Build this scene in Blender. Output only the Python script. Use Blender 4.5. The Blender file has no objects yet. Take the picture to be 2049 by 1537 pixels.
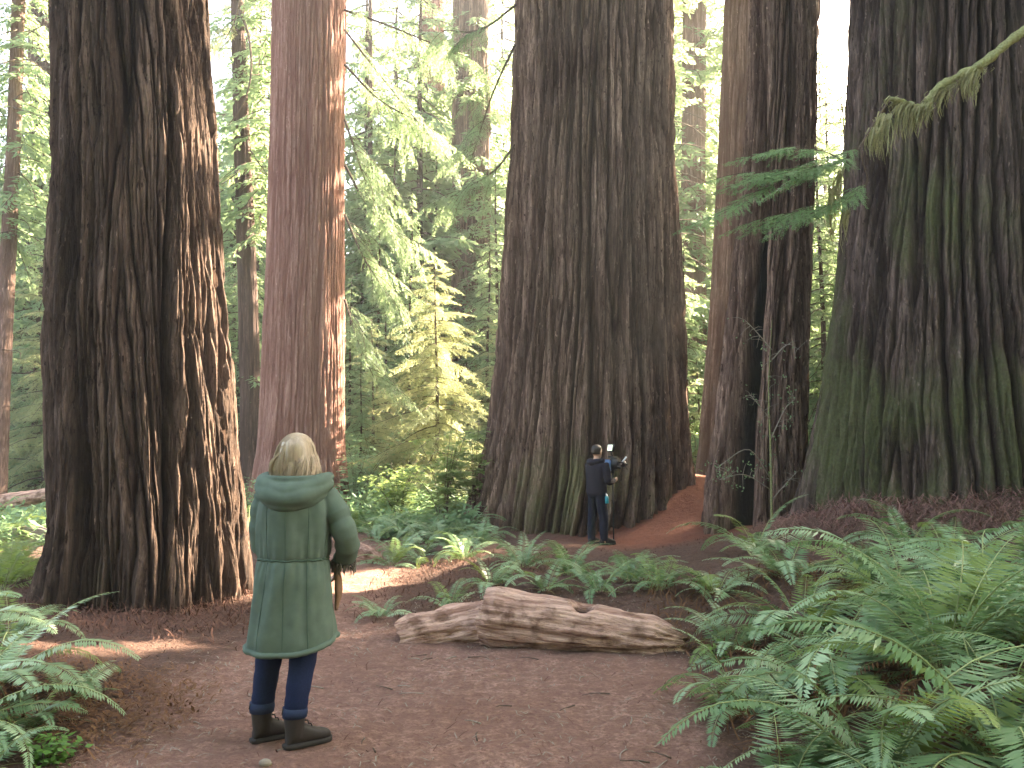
import bpy, math, random
import numpy as np
from mathutils import Vector, Matrix, Euler

# ------------------------------------------------------------------ camera, world, sun, exposure
scene = bpy.context.scene
C = scene.collection
CAM_H, PITCH, FPX = 1.55, math.radians(5.63), 1594.0
cam_d = bpy.data.cameras.new('camera'); cam = bpy.data.objects.new('camera', cam_d); C.objects.link(cam)
cam_d.sensor_width = 36.0; cam_d.lens = 28.0; cam_d.clip_start = 0.05; cam_d.clip_end = 2000
cam.location = (0, 0, CAM_H); cam.rotation_euler = (math.pi/2 + PITCH, 0, 0)
scene.camera = cam

SUN_AZ, SUN_EL = math.radians(50), math.radians(33)      # azimuth to the right of the view direction (+Y)
SUN = np.array([math.sin(SUN_AZ)*math.cos(SUN_EL), math.cos(SUN_AZ)*math.cos(SUN_EL), math.sin(SUN_EL)])
world = bpy.data.worlds.new('World'); scene.world = world; world.use_nodes = True
wn = world.node_tree; wn.nodes.clear()
sky = wn.nodes.new('ShaderNodeTexSky'); sky.sky_type = 'NISHITA'; sky.sun_disc = False
sky.sun_elevation = SUN_EL; sky.sun_rotation = SUN_AZ
sky.air_density = 1.0; sky.dust_density = 4.0; sky.ozone_density = 0.6
bg = wn.nodes.new('ShaderNodeBackground'); bg.inputs['Strength'].default_value = 0.09
wo = wn.nodes.new('ShaderNodeOutputWorld')
wn.links.new(sky.outputs[0], bg.inputs[0]); wn.links.new(bg.outputs[0], wo.inputs[0])

sun_d = bpy.data.lights.new('sun', 'SUN'); sun = bpy.data.objects.new('sun', sun_d); C.objects.link(sun)
sun_d.energy = 5.0; sun_d.angle = math.radians(0.53); sun_d.color = (1.0, 0.92, 0.79)
sun.rotation_euler = Vector(-SUN).to_track_quat('-Z', 'Y').to_euler(); sun.location = (30, 30, 40)

scene.view_settings.view_transform = 'Standard'; scene.view_settings.look = 'None'
scene.view_settings.exposure = 4.0; scene.view_settings.gamma = 1.0
scene.view_settings.use_curve_mapping = False
scene.view_settings.use_white_balance = True
scene.view_settings.white_balance_temperature = 7700
scene.view_settings.white_balance_tint = 10
scene.render.engine = 'CYCLES'
cy = scene.cycles
cy.use_denoising = True; cy.max_bounces = 6; cy.diffuse_bounces = 3; cy.glossy_bounces = 2
cy.transmission_bounces = 3; cy.volume_bounces = 1; cy.transparent_max_bounces = 4
cy.use_adaptive_sampling = False; cy.caustics_reflective = False; cy.caustics_refractive = False

# ------------------------------------------------------------------ helpers
R = np.random.default_rng(11)
random.seed(5)
def P(px, py, Y):
    """the world point at distance Y along the view axis for a position measured in the photograph"""
    cx, cy_ = (px-1024.5)/FPX, (768.5-py)/FPX
    c, s = math.cos(PITCH), math.sin(PITCH)
    d = np.array([cx, c - cy_*s, s + cy_*c])
    return np.array([0, 0, CAM_H]) + d*(Y/d[1])

def perlin(x, y, px=0, seed=0):
    x = np.asarray(x, float); y = np.asarray(y, float); x, y = np.broadcast_arrays(x, y)
    xi = np.floor(x).astype(np.int64); yi = np.floor(y).astype(np.int64)
    fx = x-xi; fy = y-yi
    def grad(ix, iy, dx, dy):
        if px: ix = np.mod(ix, px)
        h = (ix*374761393 + iy*668265263 + seed*974634777 + 12345) & 0xffffffff
        h = ((h ^ (h >> 13))*1274126177) & 0xffffffff
        h = (h ^ (h >> 16)) & 0xffffffff
        a = h*(2*math.pi/4294967296.0)
        return np.cos(a)*dx + np.sin(a)*dy
    u = fx*fx*fx*(fx*(fx*6-15)+10); v = fy*fy*fy*(fy*(fy*6-15)+10)
    a = grad(xi, yi, fx, fy); b = grad(xi+1, yi, fx-1, fy)
    c = grad(xi, yi+1, fx, fy-1); d = grad(xi+1, yi+1, fx-1, fy-1)
    return 1.5*((a*(1-u)+b*u)*(1-v) + (c*(1-u)+d*u)*v)
def fbm(x, y, n=3, seed=0):
    s = 0; a = 1.0
    for i in range(n):
        s = s + a*perlin(x*2**i, y*2**i, 0, seed+i); a *= .5
    return s
def sm(a, b, x):
    t = np.clip((np.asarray(x, float)-a)/(b-a), 0, 1); return t*t*(3-2*t)

def mesh_data(name, V, quads=None, tris=None, mats=(), smooth=False, attrs=None, midx=None):
    V = np.asarray(V, np.float32).reshape(-1, 3)
    me = bpy.data.meshes.new(name)
    loops = []; starts = []; off = 0; nf = 0
    for F, k in ((quads, 4), (tris, 3)):
        if F is not None and len(F):
            F = np.asarray(F, np.int32).reshape(-1, k)
            loops.append(F.ravel()); starts.append(off + np.arange(len(F))*k); off += F.size; nf += len(F)
    me.vertices.add(len(V)); me.vertices.foreach_set('co', V.ravel())
    L = np.concatenate(loops).astype(np.int32); S = np.concatenate(starts).astype(np.int32)
    me.loops.add(len(L)); me.loops.foreach_set('vertex_index', L)
    me.polygons.add(nf); me.polygons.foreach_set('loop_start', S)
    if midx is not None: me.polygons.foreach_set('material_index', np.asarray(midx, np.int32))
    if smooth: me.polygons.foreach_set('use_smooth', np.ones(nf, bool))
    me.update(calc_edges=True)
    for k, a in (attrs or {}).items():
        at = me.attributes.new(k, 'FLOAT', 'POINT'); at.data.foreach_set('value', np.asarray(a, np.float32).ravel())
    for m in mats: me.materials.append(m)
    return me
def link(name, me, parent=None, loc=None):
    o = bpy.data.objects.new(name, me); C.objects.link(o)
    if parent is not None: o.parent = parent
    if loc is not None: o.location = loc
    return o
def tag(o, label=None, cat=None, group=None, kind=None):
    if label: o['label'] = label
    if cat: o['category'] = cat
    if group: o['group'] = group
    if kind: o['kind'] = kind
    return o
def thing(name, label, cat, loc=(0, 0, 0), rz=0.0, group=None):
    o = bpy.data.objects.new(name, None); C.objects.link(o)
    o.empty_display_size = .1; o.location = loc; o.rotation_euler = (0, 0, rz)
    return tag(o, label, cat, group)
def obj(name, V, quads=None, tris=None, mat=(), parent=None, smooth=False, attrs=None, midx=None, world=False):
    V = np.asarray(V, float).reshape(-1, 3)
    if world and parent is not None: V = V - np.array(parent.location)
    mats = mat if isinstance(mat, (list, tuple)) else [mat]
    return link(name, mesh_data(name, V, quads, tris, mats, smooth, attrs, midx), parent)

class MB:
    """collects tubes, lofts, boxes for one mesh"""
    def __init__(s): s.V = []; s.Q = []; s.T = []; s.n = 0
    def add(s, V, Q=None, T=None):
        V = np.asarray(V, float).reshape(-1, 3)
        if Q is not None and len(Q): s.Q.append(np.asarray(Q).reshape(-1, 4)+s.n)
        if T is not None and len(T): s.T.append(np.asarray(T).reshape(-1, 3)+s.n)
        s.V.append(V); s.n += len(V); return s
    def tube(s, pts, rad, sides=8, flat=None, up=(0, 0, 1), cap=True):
        pts = np.asarray(pts, float); n = len(pts); rad = np.broadcast_to(np.asarray(rad, float), (n,))
        flat = np.ones(n) if flat is None else np.broadcast_to(np.asarray(flat, float), (n,))
        tg = np.gradient(pts, axis=0); tg /= np.linalg.norm(tg, axis=1)[:, None]+1e-9
        up = np.asarray(up, float); u = np.cross(tg[0], up)
        if np.linalg.norm(u) < .05: u = np.cross(tg[0], (1, 0, .01))
        u /= np.linalg.norm(u); a = np.arange(sides)*2*math.pi/sides; rows = []
        for i in range(n):
            u = u - tg[i]*np.dot(u, tg[i]); u /= np.linalg.norm(u)+1e-9; v = np.cross(u, tg[i])
            rows.append(pts[i] + rad[i]*(np.cos(a)[:, None]*u + np.sin(a)[:, None]*v*flat[i]))
        return s.rings(rows, cap)
    def rings(s, rows, cap=True):
        n = len(rows); k = len(rows[0]); V = np.concatenate(rows)
        i = np.arange(n-1)[:, None]*k; j = np.arange(k)[None]; j2 = (j+1) % k
        Q = np.stack([i+j, i+j2, i+k+j2, i+k+j], -1).reshape(-1, 4); T = []
        if cap:
            V = np.concatenate([V, [rows[0].mean(0)], [rows[-1].mean(0)]]); b = n*k
            jj = np.arange(k); j2 = (jj+1) % k
            T = np.concatenate([np.stack([j2, jj, np.full(k, b)], -1), np.stack([jj+(n-1)*k, j2+(n-1)*k, np.full(k, b+1)], -1)])
        return s.add(V, Q, T)
    def box(s, c, d, rz=0.0, M=None):
        x, y, z = [v/2 for v in d]
        V = np.array([[a*x, b*y, e*z] for e in (-1, 1) for b in (-1, 1) for a in (-1, 1)], float)
        if M is not None: V = V @ np.asarray(M).T
        if rz: 
            cc, ss = math.cos(rz), math.sin(rz); V = V @ np.array([[cc, ss, 0], [-ss, cc, 0], [0, 0, 1]])
        return s.add(V+np.asarray(c), [[0, 2, 3, 1], [4, 5, 7, 6], [0, 1, 5, 4], [2, 6, 7, 3], [0, 4, 6, 2], [1, 3, 7, 5]])
    def ball(s, c, r, seg=12, M=None):
        r = np.broadcast_to(np.asarray(r, float), (3,)); rows = []
        for i in range(1, seg//2+1):
            p = math.pi*(i-.5)/(seg//2) ; a = np.arange(seg)*2*math.pi/seg
            V = np.stack([np.sin(p)*np.cos(a), np.sin(p)*np.sin(a), np.full(seg, -math.cos(p))], -1)*r
            if M is not None: V = V @ np.asarray(M).T
            rows.append(V+np.asarray(c))
        return s.rings(rows)
    def get(s):
        return np.concatenate(s.V), (np.concatenate(s.Q) if s.Q else None), (np.concatenate(s.T) if s.T else None)
    def build(s, name, mat, parent=None, smooth=True, world=False):
        V, Q, T = s.get(); return obj(name, V, Q, T, mat, parent, smooth, world=world)
def spline(pts, n):
    """Catmull-Rom through control rows"""
    p = np.asarray(pts, float); p = np.vstack([2*p[0]-p[1], p, 2*p[-1]-p[-2]])
    t = np.linspace(0, len(p)-3-1e-6, n); i = np.floor(t).astype(int); f = (t-i)[:, None]
    a, b, c, d = p[i], p[i+1], p[i+2], p[i+3]
    return .5*(2*b + (c-a)*f + (2*a-5*b+4*c-d)*f**2 + (3*b-a-3*c+d)*f**3)

# ------------------------------------------------------------------ materials
def new_mat(name):
    m = bpy.data.materials.new(name); m.use_nodes = True; nt = m.node_tree
    return m, nt, nt.nodes['Principled BSDF'], nt.nodes['Material Output']
def N(nt, t, **kw):
    n = nt.nodes.new(t)
    for k, v in kw.items():
        if k in n.inputs: n.inputs[k].default_value = v
        else: setattr(n, k, v)
    return n
def noise(nt, scale, vec=None, detail=3.0, rough=.55, map_scale=None, coord='Object'):
    t = N(nt, 'ShaderNodeTexCoord'); src = t.outputs[coord] if coord != 'World' else N(nt, 'ShaderNodeNewGeometry').outputs['Position']
    if map_scale:
        mp = N(nt, 'ShaderNodeMapping'); mp.inputs['Scale'].default_value = map_scale; nt.links.new(src, mp.inputs[0]); src = mp.outputs[0]
    n = N(nt, 'ShaderNodeTexNoise', Scale=scale, Detail=detail, Roughness=rough); nt.links.new(src, n.inputs['Vector']); return n.outputs['Fac']
def ramp(nt, fac, stops):
    r = N(nt, 'ShaderNodeValToRGB'); e = r.color_ramp.elements
    while len(e) < len(stops): e.new(.5)
    for i, (p, c) in enumerate(stops):
        e[i].position = p; e[i].color = (*c, 1) if len(c) == 3 else c
    nt.links.new(fac, r.inputs[0]); return r.outputs[0]
def mixc(nt, fac, a, b, mode='MIX'):
    m = N(nt, 'ShaderNodeMix', data_type='RGBA', blend_type=mode)
    for i, v in ((0, fac), (6, a), (7, b)):
        if hasattr(v, 'is_linked') or isinstance(v, bpy.types.NodeSocket): nt.links.new(v, m.inputs[i])
        elif i == 0: m.inputs[0].default_value = v
        else: m.inputs[i].default_value = (*v, 1)
    return m.outputs[2]
def math_n(nt, op, a, b=0.0, clamp=False):
    m = N(nt, 'ShaderNodeMath', operation=op); m.use_clamp = clamp
    for i, v in enumerate((a, b)):
        if isinstance(v, bpy.types.NodeSocket): nt.links.new(v, m.inputs[i])
        else: m.inputs[i].default_value = v
    return m.outputs[0]
def attr(nt, name):
    return N(nt, 'ShaderNodeAttribute', attribute_name=name).outputs['Fac']
def bump(nt, b, h, strength, dist):
    bp = N(nt, 'ShaderNodeBump', Strength=strength, Distance=dist); nt.links.new(h, bp.inputs['Height']); nt.links.new(bp.outputs[0], b.inputs['Normal'])

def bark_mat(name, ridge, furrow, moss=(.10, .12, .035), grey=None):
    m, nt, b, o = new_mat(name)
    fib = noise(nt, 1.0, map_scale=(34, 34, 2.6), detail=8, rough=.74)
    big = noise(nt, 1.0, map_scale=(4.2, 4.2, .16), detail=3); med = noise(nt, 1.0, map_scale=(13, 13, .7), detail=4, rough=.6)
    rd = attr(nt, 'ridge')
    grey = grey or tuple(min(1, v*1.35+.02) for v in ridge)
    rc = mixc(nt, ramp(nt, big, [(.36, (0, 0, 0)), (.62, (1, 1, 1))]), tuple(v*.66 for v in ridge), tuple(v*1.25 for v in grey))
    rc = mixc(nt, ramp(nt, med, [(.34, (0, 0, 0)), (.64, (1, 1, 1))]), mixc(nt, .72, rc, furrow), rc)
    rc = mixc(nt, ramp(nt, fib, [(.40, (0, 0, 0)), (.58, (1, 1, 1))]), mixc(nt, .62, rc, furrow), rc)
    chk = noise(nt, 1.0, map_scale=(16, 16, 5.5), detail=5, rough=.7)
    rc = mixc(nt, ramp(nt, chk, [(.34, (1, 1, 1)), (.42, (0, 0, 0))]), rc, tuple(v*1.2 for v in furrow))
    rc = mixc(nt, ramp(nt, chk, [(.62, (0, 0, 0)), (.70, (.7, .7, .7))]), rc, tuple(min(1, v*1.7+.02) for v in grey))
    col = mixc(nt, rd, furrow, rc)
    mn = noise(nt, 9.0, detail=4, rough=.7)
    mf = math_n(nt, 'MULTIPLY', attr(nt, 'moss'), math_n(nt, 'MULTIPLY_ADD', mn, 1.6, True), True)
    mf = ramp(nt, math_n(nt, 'MULTIPLY', attr(nt, 'moss'), math_n(nt, 'ADD', mn, .35)), [(.36, (0, 0, 0)), (.85, (.85, .85, .85))])
    mc = mixc(nt, noise(nt, 30.0, detail=2), tuple(v*.65 for v in moss), tuple(v*1.5 for v in moss))
    col = mixc(nt, mf, col, mc)
    char_hollow = attr(nt, 'char_hollow'); col = mixc(nt, char_hollow, col, (.012, .011, .011))
    nt.links.new(col, b.inputs['Base Color']); b.inputs['Roughness'].default_value = .9; b.inputs['Specular IOR Level'].default_value = .2
    bump(nt, b, math_n(nt, 'ADD', math_n(nt, 'ADD', fib, math_n(nt, 'MULTIPLY', mn, .35)), math_n(nt, 'MULTIPLY', chk, .9)), 1.0, .07)
    return m
def leaf_mat(name, c1, c2, trans=.4, rough=.5, spec=.35, tcol=None, scale=.9, vary=.5):
    m, nt, b, o = new_mat(name)
    n1 = noise(nt, scale, detail=3, coord='World'); oi = N(nt, 'ShaderNodeObjectInfo').outputs['Random']
    f = math_n(nt, 'ADD', math_n(nt, 'MULTIPLY', n1, 1.3), math_n(nt, 'MULTIPLY', math_n(nt, 'SUBTRACT', oi, .75), vary), True)
    col = mixc(nt, f, c1, c2); nt.links.new(col, b.inputs['Base Color'])
    b.inputs['Roughness'].default_value = rough; b.inputs['Specular IOR Level'].default_value = spec
    t = N(nt, 'ShaderNodeBsdfTranslucent'); tc = mixc(nt, .75, col, tcol or tuple(v*1.6 for v in c2)); nt.links.new(tc, t.inputs[0])
    mx = N(nt, 'ShaderNodeMixShader', Fac=trans); nt.links.new(b.outputs[0], mx.inputs[1]); nt.links.new(t.outputs[0], mx.inputs[2])
    nt.links.new(mx.outputs[0], o.inputs['Surface']); return m
def plain(name, col, rough=.7, spec=.3, nscale=40, vary=.35, bstr=.3, bdist=.004, metal=0.0, map_scale=None):
    m, nt, b, o = new_mat(name)
    n1 = noise(nt, nscale, detail=4, map_scale=map_scale)
    c = mixc(nt, n1, tuple(v*(1-vary) for v in col), tuple(min(1, v*(1+vary)) for v in col)); nt.links.new(c, b.inputs['Base Color'])
    b.inputs['Roughness'].default_value = rough; b.inputs['Specular IOR Level'].default_value = spec; b.inputs['Metallic'].default_value = metal
    if bstr: bump(nt, b, n1, bstr, bdist)
    return m

M = {}
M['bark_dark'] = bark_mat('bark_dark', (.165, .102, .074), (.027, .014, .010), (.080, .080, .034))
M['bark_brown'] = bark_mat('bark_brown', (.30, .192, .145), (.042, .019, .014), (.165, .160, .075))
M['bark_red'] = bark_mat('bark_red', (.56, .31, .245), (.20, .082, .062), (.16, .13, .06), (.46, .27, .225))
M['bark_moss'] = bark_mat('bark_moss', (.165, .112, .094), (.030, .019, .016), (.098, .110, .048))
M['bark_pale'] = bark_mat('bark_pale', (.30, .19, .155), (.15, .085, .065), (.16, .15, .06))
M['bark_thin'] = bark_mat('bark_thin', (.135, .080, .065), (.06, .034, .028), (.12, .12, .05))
M['wood_twig'] = plain('wood_twig', (.10, .072, .055), .9, .1, 30, .4)
M['wood_pale'] = plain('wood_pale', (.26, .22, .18), .9, .1, 30, .4)
M['moss'] = plain('moss', (.24, .245, .12), 1.0, .05, 45, .6, 1.0, .03)
M['moss_hang'] = plain('moss_hang', (.27, .255, .14), 1.0, .05, 60, .5, .6, .01)
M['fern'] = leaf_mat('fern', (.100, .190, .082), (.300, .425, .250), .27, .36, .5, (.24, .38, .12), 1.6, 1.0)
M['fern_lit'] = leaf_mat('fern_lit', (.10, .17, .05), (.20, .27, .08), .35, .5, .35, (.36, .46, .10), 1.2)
M['fern_dead'] = leaf_mat('fern_dead', (.10, .045, .022), (.19, .10, .055), .15, .8, .1, (.2, .1, .05), 2)
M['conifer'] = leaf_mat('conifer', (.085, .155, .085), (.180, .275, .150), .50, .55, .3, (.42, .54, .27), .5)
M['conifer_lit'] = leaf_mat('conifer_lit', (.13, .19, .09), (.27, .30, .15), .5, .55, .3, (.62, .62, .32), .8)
M['hemlock'] = leaf_mat('hemlock', (.13, .24, .10), (.21, .33, .14), .35, .5, .4, (.14, .26, .08), 1.5)
M['shrub'] = leaf_mat('shrub', (.14, .22, .08), (.26, .34, .13), .45, .5, .35, (.42, .52, .18), 1.5)
M['under'] = leaf_mat('under', (.11, .21, .115), (.22, .34, .18), .46, .55, .3, (.30, .44, .20), .6)
M['sprout'] = leaf_mat('sprout', (.07, .17, .03), (.13, .27, .05), .4, .45, .4, (.2, .4, .06), 4)
M['litter'] = plain('litter', (.125, .062, .045), .95, .1, 8, .55, 0)
M['litter_red'] = plain('litter_red', (.21, .112, .096), .95, .1, 6, .5, 0)
M['log_grey'] = plain('log_grey', (.20, .165, .145), .95, .1, 6, .6, .8, .03)
# ground: bare trodden soil, dark needle litter, red soil by attributes
m, nt, b, o = new_mat('soil')
nA = noise(nt, 3.0, detail=5, coord='World'); nB = noise(nt, 38.0, detail=4, rough=.7, coord='World'); nC = noise(nt, 11.0, detail=4, coord='World')
nD = noise(nt, 1.1, detail=6, rough=.65, coord='World')
pathc = mixc(nt, ramp(nt, nD, [(.35, (0, 0, 0)), (.65, (1, 1, 1))]), (.26, .138, .106), (.45, .272, .218)); pathc = mixc(nt, ramp(nt, nB, [(.35, (1, 1, 1)), (.62, (0, 0, 0))]), pathc, (.18, .094, .072)); pathc = mixc(nt, ramp(nt, nC, [(.44, (.75, .75, .75)), (.58, (0, 0, 0))]), pathc, (.20, .108, .083))
litc = mixc(nt, nC, (.055, .032, .026), (.155, .088, .068)); litc = mixc(nt, ramp(nt, nB, [(.5, (0, 0, 0)), (.75, (1, 1, 1))]), litc, (.20, .115, .085))
redc = mixc(nt, nC, (.15, .056, .038), (.27, .105, .068))
col = mixc(nt, attr(nt, 'path'), litc, pathc); col = mixc(nt, attr(nt, 'red'), col, redc)
col = mixc(nt, attr(nt, 'green'), col, mixc(nt, nC, (.05, .055, .025), (.10, .12, .05)))
nt.links.new(col, b.inputs['Base Color']); b.inputs['Roughness'].default_value = .95; b.inputs['Specular IOR Level'].default_value = .15
bump(nt, b, math_n(nt, 'ADD', nB, math_n(nt, 'MULTIPLY', nC, 1.2)), 1.0, .05); M['soil'] = m
# log wood
m, nt, b, o = new_mat('log_wood')
g = noise(nt, 1.0, map_scale=(1.2, 14, 14), detail=5, rough=.65); g2 = noise(nt, 5.0, detail=5)
c = mixc(nt, ramp(nt, g, [(.38, (0, 0, 0)), (.60, (1, 1, 1))]), (.25, .135, .100), (.56, .36, .285)); c = mixc(nt, ramp(nt, g2, [(.50, (0, 0, 0)), (.66, (1, 1, 1))]), c, (.15, .080, .056))
c = mixc(nt, attr(nt, 'char_hollow'), c, (.05, .027, .02)); nt.links.new(c, b.inputs['Base Color']); b.inputs['Roughness'].default_value = .9; b.inputs['Specular IOR Level'].default_value = .15
bump(nt, b, math_n(nt, 'ADD', g, g2), 1.0, .06); M['log'] = m

# ------------------------------------------------------------------ terrain
PATH = np.array([(-2.3, -3), (-2.2, 4.0), (-2.35, 5.2), (-2.25, 6.6), (-2.35, 8.0), (-2.6, 9.4), (-2.9, 11.5), (-3.1, 14), (-3.2, 18), (-2.2, 18), (-1.75, 13.5), (-1.6, 11),
                 (-1.45, 9.2), (-1.25, 7.9), (-.9, 7.1), (.3, 6.8), (1.35, 6.4), (1.1, 5.2), (.95, 4), (1.2, -3)], float)
def sdf(poly, x, y):
    x = np.asarray(x, float); y = np.asarray(y, float); d = np.full(x.shape, 1e9); ins = np.zeros(x.shape, bool)
    for i in range(len(poly)):
        a, b_ = poly[i], poly[(i+1) % len(poly)]; ex, ey = b_-a
        wx, wy = x-a[0], y-a[1]; t = np.clip((wx*ex+wy*ey)/(ex*ex+ey*ey), 0, 1)
        d = np.minimum(d, np.hypot(wx-ex*t, wy-ey*t))
        cond = ((a[1] <= y) != (b_[1] <= y)); 
        xx = a[0] + (y-a[1])/np.where(abs(ey) < 1e-9, 1e-9, ey)*ex
        ins ^= cond & (x < xx)
    return np.where(ins, -d, d)
def bell(x, y, cx, cy_, rx, ry, p=2.0):
    return np.exp(-(((x-cx)/rx)**2+((y-cy_)/ry)**2)**(p/2))
def ground_h(x, y):
    x = np.asarray(x, float); y = np.asarray(y, float)
    d = sdf(PATH, x, y); off = sm(0.0, 1.6, d)
    near = sm(60, 25, np.hypot(x, y))
    h = off*near*(.10 + .05*fbm(x*.8, y*.8, 3, 3))*(1-.85*bell(x, y, -3.6, 8.2, 2.2, 1.8, 3))
    h = h + .92*bell(x, y, 6.9, 11.6, 3.5, 3.1, 3.2)                            # mound under the right trunk
    h = h + .30*sm(.2, 2.2, d)*sm(1.0, 3.0, x)*sm(13.5, 9, y)                   # fern bank
    h = h + 1.0*bell(x, y, 3.9, 18.2, 1.75, 3.0, 2.6)                            # red soil ramp
    h = h + .16*sm(.1, 1.3, d)*bell(x, y, .2, 10.5, 2.2, 3.6, 3)                 # island behind the log
    h = h + .03*bell(x, y, -4.0, 9.2, 2.3, 2.0, 3) + .16*bell(x, y, -3.8, 5.2, 1.1, 1.6)
    h = h + .35*bell(x, y, 1.0, 18.5, 4.0, 3.0, 3)*sm(13.5, 17, y)
    h = h + .02*fbm(x*1.7, y*1.7, 3, 9)*near + .011*fbm(x*5, y*5, 3, 21)*sm(25, 12, y)
    h = h + .25*fbm(x*.12, y*.12, 2, 5)*sm(18, 35, np.hypot(x, y)) + .02*np.clip(np.hypot(x, y)-40, 0, 200)
    return h
def gh(x, y): return float(ground_h(np.array([x]), np.array([y]))[0])

def axis_pts(lo, hi, step, far, g):
    c = list(np.arange(lo, hi, step)); s = step
    while c[-1] < far: s *= g; c.append(c[-1]+s)
    a = [c[0]]; s = step
    while a[-1] > -far: s *= g; a.append(a[-1]-s)
    return np.array(a[:0:-1]+c)
gx = axis_pts(-6.5, 7.5, .045, 320, 1.10); gy = axis_pts(2.0, 14.0, .045, 320, 1.08); gy = gy[gy > -40]
GX, GY = np.meshgrid(gx, gy); GZ = ground_h(GX, GY)
sd = sdf(PATH, GX, GY) + .16*fbm(GX*1.5, GY*1.5, 3, 40)
a_path = sm(.22, -.12, sd); a_red = np.clip(bell(GX, GY, 3.3, 15.8, 2.3, 3.4, 3)*1.3, 0, 1)*(1-a_path)
a_green = sm(16, 26, np.hypot(GX, GY))*sm(-.3, .3, fbm(GX*.3, GY*.3, 2, 71))*.7
nxg = len(gx); ii = (np.arange(len(gy)-1)[:, None]*nxg + np.arange(nxg-1)[None])
Q = np.stack([ii, ii+1, ii+nxg+1, ii+nxg], -1).reshape(-1, 4)
fm = sd[:-1, :-1].ravel() < 0.05
GV = np.stack([GX, GY, GZ], -1).reshape(-1, 3)
def sub_sheet(name, mask):
    q = Q[mask]; u, inv = np.unique(q, return_inverse=True)
    o = obj(name, GV[u], inv.reshape(-1, 4), None, M['soil'], None, True, {'path': a_path.ravel()[u], 'red': a_red.ravel()[u], 'green': a_green.ravel()[u]})
    tag(o, kind='structure'); return o
sub_sheet('ground', ~fm); sub_sheet('path', fm)

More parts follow.
